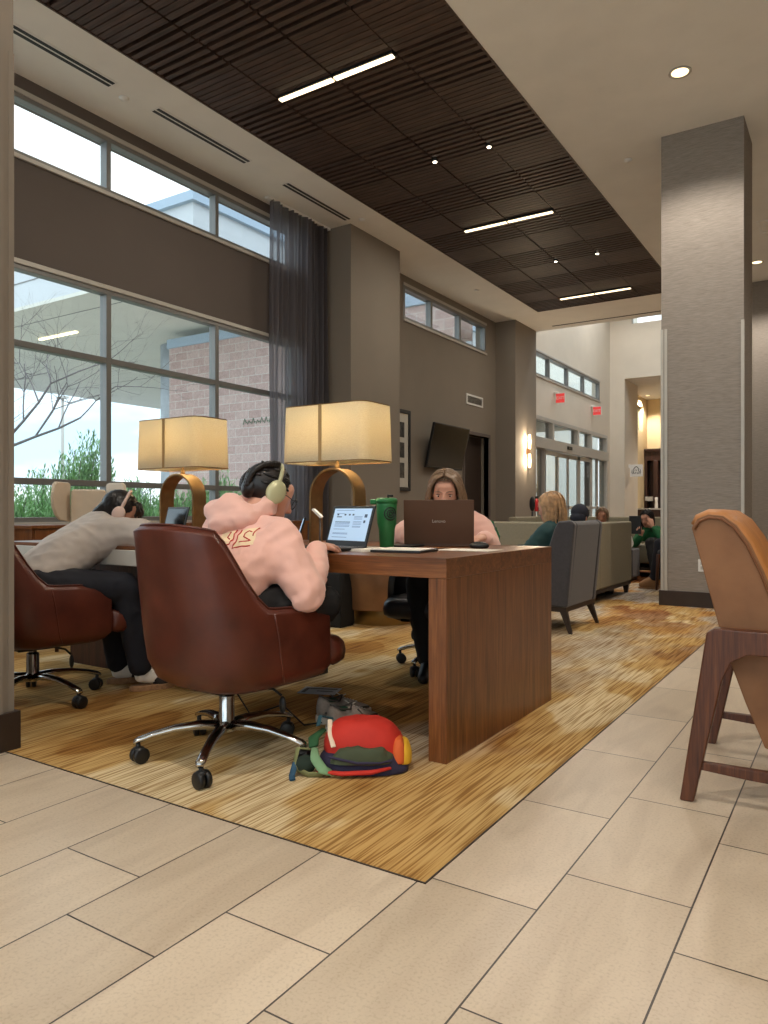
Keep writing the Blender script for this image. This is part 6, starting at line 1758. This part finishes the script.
# socks and clogs
for A_, T_ in ((J['al'], J['tl']), (J['ar'], J['tr'])):
    sk = MB(); hull(sk, [(A_ + V((0, 0, 0.07)), 0.040), (A_, 0.040)]); hull(sk, [(A_ + V((0, 0, -0.03)), 0.034), (A_, 0.038), (T_, 0.030)])
    remesh(sk, 0.007, 2, (0.003, (30, 30, 60))).build('sock', M['sock'], t, smooth=True)
for (A_, T_), lab in zip(((J['al'], J['tl']), (J['ar'], J['tr'])), ('dark suede clog on the far foot of the grey-shirt person', 'dark suede clog with cork sole on the near foot of the grey-shirt person')):
    d = (T_ - A_); d.z = 0; d.normalize(); sd = V((-d.y, d.x, 0))
    cg = thing('clog', (A_.x, A_.y, 0), lab, 'shoe', 'pair of clogs')
    def ringc(z, sc_): return [A_ * 1 + d * (0.065 + 0.125 * math.cos(q) * sc_) + sd * (0.044 * math.sin(q) * sc_ * (1 + 0.12 * math.cos(q))) + V((0, 0, z - A_.z)) for q in [2 * PI * k / 22 for k in range(22)]]
    MB().rings([ringc(0.001, 0.97), ringc(0.006, 1.0), ringc(0.022, 1.0), ringc(0.030, 0.95)]).build('sole', M['cork'], cg, smooth=False)
    up = MB()
    hull(up, [(A_ + d * 0.075 + V((0, 0, 0.055 - A_.z)), 0.034), (A_ + d * 0.15 + V((0, 0, 0.042 - A_.z)), 0.026), (A_ + d * 0.10 + sd * 0.022 + V((0, 0, 0.040 - A_.z)), 0.022), (A_ + d * 0.10 - sd * 0.022 + V((0, 0, 0.040 - A_.z)), 0.022), (A_ + d * 0.075 + V((0, 0, 0.08 - A_.z)), 0.028)])
    remesh(up, 0.006, 2).build('upper', M['clog'], cg, smooth=True)

# --- blonde person in pink behind the brown laptop ------------------------------
f3 = V((0.36, -0.86, -0.30)); u3 = V((0.12, -0.25, 0.96))
J = dict(head=vv(-1.955, 3.68, 1.045), f=f3, u=u3, neck=vv(-1.98, 3.79, 0.925), waist=vv(-2.05, 3.91, 0.68),
         sl=vv(-1.84, 3.86, 0.845), sr=vv(-2.13, 3.72, 0.855), el=vv(-1.73, 3.78, 0.72), er=vv(-2.17, 3.56, 0.80),
         wl=vv(-1.64, 3.50, 0.80), wr=vv(-2.00, 3.42, 0.80),
         hl=vv(-1.98, 3.97, 0.565), hr=vv(-2.16, 3.92, 0.565), kl=vv(-1.86, 3.62, 0.54), kr=vv(-2.07, 3.57, 0.54), al=vv(-1.84, 3.72, 0.09), ar=vv(-2.02, 3.60, 0.09), tl=vv(-1.80, 3.60, 0.03), tr=vv(-1.98, 3.47, 0.03))
HN = [(J['wl'], (-0.15, -0.95, -0.1), (0, 0, -1), -1, dict(curl=0.4)), (J['wr'], (0.35, -0.9, -0.1), (0, 0, -1), 1, dict(curl=0.4))]
t, P3, R3, g3, go3 = figure('person', (-2.05, 3.9, 0), 'long-haired person in a pink sweatshirt whose eyes show over the brown laptop', J, M['pink'], M['black_cloth'], M['skin'], hands=HN, bulk=0.022, wr=0.009, vox=0.005)
face_children(t, P3, R3, brow=M['hair_brown'])
strands(P3, (0.0, 0.02, -1), 150, M['hair_brown'], t, 4, width=0.092, depth=0.108, height=0.096, length=0.27, front_sweep=0.09)
rnd_ = random.Random(33); mb = MB()
for side in (-1, 1):       # front curtains of hair falling over the shoulders
    for k in range(26):
        q = k / 25; j_ = lambda: rnd_.uniform(-0.005, 0.005)
        yy = 0.062 - 0.075 * q
        mb.tube([P3(side * 0.004, yy + 0.012, 0.122 - 0.01 * abs(q - 0.4)), P3(side * (0.048 + 0.008 * q) + j_(), yy + 0.018, 0.100), P3(side * (0.078 + 0.014 * q) + j_(), yy + 0.008, 0.045), P3(side * (0.088 + 0.022 * q) + j_(), yy, -0.02), P3(side * (0.094 + 0.034 * q) + j_(), yy - 0.005, -0.085) + V((0, 0, -0.01)), P3(side * (0.100 + 0.044 * q) + j_(), yy - 0.01, -0.15) + V((0, 0, -0.02)), P3(side * (0.096 + 0.045 * q) + j_(), yy - 0.01, -0.21) + V((0, 0, -0.03))], [0.004, 0.006, 0.0065, 0.0065, 0.006, 0.005, 0.001], 5)
mb.build('front_hair', M['hair_brown'], t, smooth=True)
# green jacket slung behind
jk = MB(); c = V((-2.02, 4.26, 0.82))
hull(jk, [(c, 0.055), (c + V((0.06, 0.0, 0.02)), 0.045), (c + V((-0.14, 0.05, 0.04)), 0.05), (c + V((0.08, 0.05, -0.06)), 0.04), (c + V((-0.1, 0.05, -0.12)), 0.04)])
o = remesh(jk, 0.009, 3, (0.014, (16, 16, 24))).build('green_jacket', M['green_cloth'], None, smooth=True, off=(-2.02, 4.26, 0.7))
tag(o, 'green quilted jacket hung on the black chair behind the pink sweatshirt', 'jacket')

# --- person in teal in the charcoal chair, profile to the left -----------------
f4 = V((-0.95, 0.12, -0.22)); u4 = V((-0.12, 0, 0.99))
J = dict(head=vv(-2.10, 5.76, 0.965), f=f4, u=u4, neck=vv(-2.06, 5.77, 0.84), waist=vv(-2.04, 5.78, 0.60),
         sl=vv(-2.08, 5.60, 0.765), sr=vv(-2.08, 5.95, 0.765), el=vv(-2.24, 5.56, 0.58), er=vv(-2.24, 5.99, 0.58), wl=vv(-2.44, 5.68, 0.62), wr=vv(-2.44, 5.90, 0.62),
         hl=vv(-2.12, 5.69, 0.50), hr=vv(-2.12, 5.87, 0.50), kl=vv(-2.54, 5.66, 0.48), kr=vv(-2.54, 5.92, 0.48), al=vv(-2.60, 5.66, 0.09), ar=vv(-2.60, 5.92, 0.09), tl=vv(-2.74, 5.64, 0.03), tr=vv(-2.74, 5.92, 0.03))
HN = [(J['wl'], (-0.95, 0.2, -0.1), (0, 0, -1), 1, dict(curl=0.35)), (J['wr'], (-0.95, -0.2, -0.1), (0, 0, -1), -1, dict(curl=0.35))]
t, P4, R4, g4, go4 = figure('person', (-2.2, 5.78, 0), 'person with blonde shoulder-length hair in teal sitting in the charcoal chair', J, M['teal'], M['black_cloth'], M['skin'], hands=HN, bulk=0.014, wr=0.007, vox=0.008)
face_children(t, P4, R4, brow=M['hair_brown'])
strands(P4, (0.06, -0.03, -1), 170, M['hair_blonde'], t, 8, length=0.25, front_sweep=0.10, wave=0.003)

# --- people on the far booth ---------------------------------------------------
def seated(x, y, z0, fdir, s=1.0, lean=0.0, **kw):
    """simple sitting pose facing fdir (unit, horizontal)"""
    f_ = V(fdir).normalized(); r_ = f_.cross(V((0, 0, 1)))
    b = V((x, y, z0))
    g_ = lambda a, c_, z: b + r_ * a + f_ * c_ + V((0, 0, z))
    return dict(head=g_(0, lean + 0.03, 0.60), f=f_ + V((0, 0, -0.25)), u=V((0, 0, 1)), neck=g_(0, lean * 0.8, 0.47), waist=g_(0, 0, 0.20),
                sl=g_(-0.17, lean * 0.7, 0.40), sr=g_(0.17, lean * 0.7, 0.40), el=g_(-0.22, 0.14, 0.22), er=g_(0.22, 0.14, 0.22), wl=g_(-0.12, 0.32, 0.20), wr=g_(0.12, 0.32, 0.20),
                hl=g_(-0.09, 0.02, 0.08), hr=g_(0.09, 0.02, 0.08), kl=g_(-0.11, 0.44, 0.08), kr=g_(0.11, 0.44, 0.08), al=g_(-0.12, 0.48, 0.09 - z0), ar=g_(0.12, 0.48, 0.09 - z0), tl=g_(-0.12, 0.62, 0.03 - z0), tr=g_(0.12, 0.62, 0.03 - z0))
# hooded / beanie person on the near booth, seen above its back
J = seated(-2.54, 7.85, 0.46, (0.1, 1, 0), lean=-0.04); J['head'] = vv(-2.54, 7.88, 0.875)
J['neck'] = vv(-2.54, 7.87, 0.75); J['sl'].z = J['sr'].z = 0.72; J['waist'].z = 0.60
t, P5, R5, g5, go5 = figure('person', (-2.54, 7.9, 0), 'person in a dark beanie showing just above the near booth back', J, M['black_cloth'], M['black_cloth'], M['skin'], vox=0.010, cloth_vox=0.014)
bn = MB().ell(P5(0, -0.012, 0.045), 0.094, 0.110, 0.098, R5, 22, 14); bn.ell(P5(0, -0.05, -0.02), 0.085, 0.075, 0.07, R5, 18, 10)
bn.build('beanie', plain('charcoal_knit', (40, 42, 52), 0.95, var=0.15), t, smooth=True)
# face of a brown-haired person, far booth left
J = seated(-3.24, 11.18, 0.40, (0.1, -1, 0), lean=0.0); 
J['head'] = vv(-3.24, 11.12, 0.86); J['neck'] = vv(-3.24, 11.16, 0.73)
for k_ in ('sl', 'sr'): J[k_].z = 0.66
J['waist'].z = 0.52
t, P6, R6, g6, go6 = figure('person', (-3.24, 11.15, 0), 'brown-haired person whose face peeks over the near booth, far in the room', J, M['charcoal'], M['black_cloth'], M['skin_tan'], vox=0.010, cloth_vox=0.014)
face_children(t, P6, R6); strands(P6, (0, 0.02, -1), 70, M['hair_brown'], t, 9, length=0.08, front_sweep=0.10)
# person in green with black hair, slouched, hand at the face
J = seated(-2.34, 11.10, 0.36, (-0.15, -1, 0), lean=-0.05)
J.update(head=vv(-2.53, 10.86, 0.83), neck=vv(-2.47, 10.93, 0.70), waist=vv(-2.30, 11.05, 0.50), sl=vv(-2.31, 10.98, 0.63), sr=vv(-2.61, 10.92, 0.63), f=V((-0.25, -0.9, -0.35)), u=V((-0.12, -0.2, 0.97)),
         el=vv(-2.22, 10.72, 0.46), wl=vv(-2.42, 10.72, 0.72), er=vv(-2.66, 10.72, 0.48), wr=vv(-2.55, 10.62, 0.60),
         hl=vv(-2.22, 11.05, 0.46), hr=vv(-2.38, 11.05, 0.46), kl=vv(-2.16, 10.52, 0.52), kr=vv(-2.40, 10.50, 0.50), al=vv(-2.14, 10.30, 0.10), ar=vv(-2.30, 10.35, 0.10), tl=vv(-2.16, 10.16, 0.03), tr=vv(-2.34, 10.2, 0.03))
HN = [(J['wl'], (-0.3, 0.1, 0.9), (-0.5, 0.7, 0), 1, dict(curl=0.6)), (J['wr'], (-0.1, -0.6, 0.6), (0, 1, 0), -1, dict(curl=0.4))]
t, P7, R7, g7, go7 = figure('person', (-2.3, 10.95, 0), 'black-haired person in a green sweater slouching with one hand at the face', J, M['green_cloth'], M['black_cloth'], M['skin'], hands=HN, vox=0.009, cloth_vox=0.013)
face_children(t, P7, R7); strands(P7, (0.0, -0.05, -1), 100, M['hair_black'], t, 12, length=0.20, front_sweep=0.09)
# dark tablet this person is holding up
tb = thing('tablet', (-2.62, 10.56, 0.62), 'dark tablet held up in front of the green sweater', 'tablet', rz=math.radians(-15))
MB().box(-0.09, 0.09, -0.005, 0.005, 0.0, 0.25).build('case', M['black'], tb, off=(0, 0, 0), bevel=0.004)
MB().box(-0.08, 0.08, 0.0052, 0.006, 0.01, 0.24).build('screen', M['black_gloss'], tb, off=(0, 0, 0))
# white tote / blanket on the ottoman
o = MB(); hull(o, [(V((-2.62, 10.2, 0.50)), 0.07), (V((-2.80, 10.22, 0.56)), 0.075), (V((-2.66, 10.32, 0.56)), 0.06), (V((-2.82, 10.3, 0.49)), 0.055)])
tag(remesh(o, 0.012, 3, (0.012, (14, 14, 14))).build('folded_blanket', M['white'], None, smooth=True, off=(-2.7, 10.2, 0.43)), 'small crumpled white blanket on the dark ottoman', 'blanket')
# tan boots of someone behind the column, with legs resting from the side chair
J = seated(-1.62, 9.34, 0.48, (-1, 0.0, 0), lean=0.0)
J.update(kl=vv(-2.06, 9.24, 0.54), kr=vv(-2.06, 9.46, 0.54), al=vv(-2.12, 9.22, 0.11), ar=vv(-2.16, 9.50, 0.11), tl=vv(-2.26, 9.20, 0.05), tr=vv(-2.30, 9.50, 0.05), hl=vv(-1.80, 9.26, 0.58), hr=vv(-1.80, 9.43, 0.58), waist=vv(-1.78, 9.34, 0.72))
for k_ in J:
    if k_ not in ('f', 'u'): J[k_] = J[k_] + V((0.06 if k_[0] in 'katk' and len(k_) == 2 else 0.02, 0, 0))
t, P8, R8, g8, go8 = figure('person', (-1.9, 9.34, 0), 'person mostly hidden by the square column, only dark trousers and tan boots showing', J, M['navy'], M['navy'], M['skin'], vox=0.012, cloth_vox=0.014)
for (A_, T_), lab in zip(((J['al'], J['tl']), (J['ar'], J['tr'])), ('nearer of two tan boots beside the column foot', 'farther of two tan boots beside the column foot')):
    bt = MB(); hull(bt, [(A_ + V((0, 0, 0.06)), 0.048), (A_ + V((0, 0, -0.055)), 0.045)]); hull(bt, [(A_ + V((0, 0, -0.06)), 0.044), (T_, 0.040), (A_, 0.045)])
    bo_ = thing('boot', (A_.x, A_.y, 0), lab, 'boot', 'pair of tan boots')
    remesh(bt, 0.010, 2).build('upper', M['boot'], bo_, smooth=True)
    MB().box(T_.x - 0.04, A_.x + 0.05, A_.y - 0.045, A_.y + 0.045, 0.001, 0.022).build('sole', M['cork'], bo_, bevel=0.006)
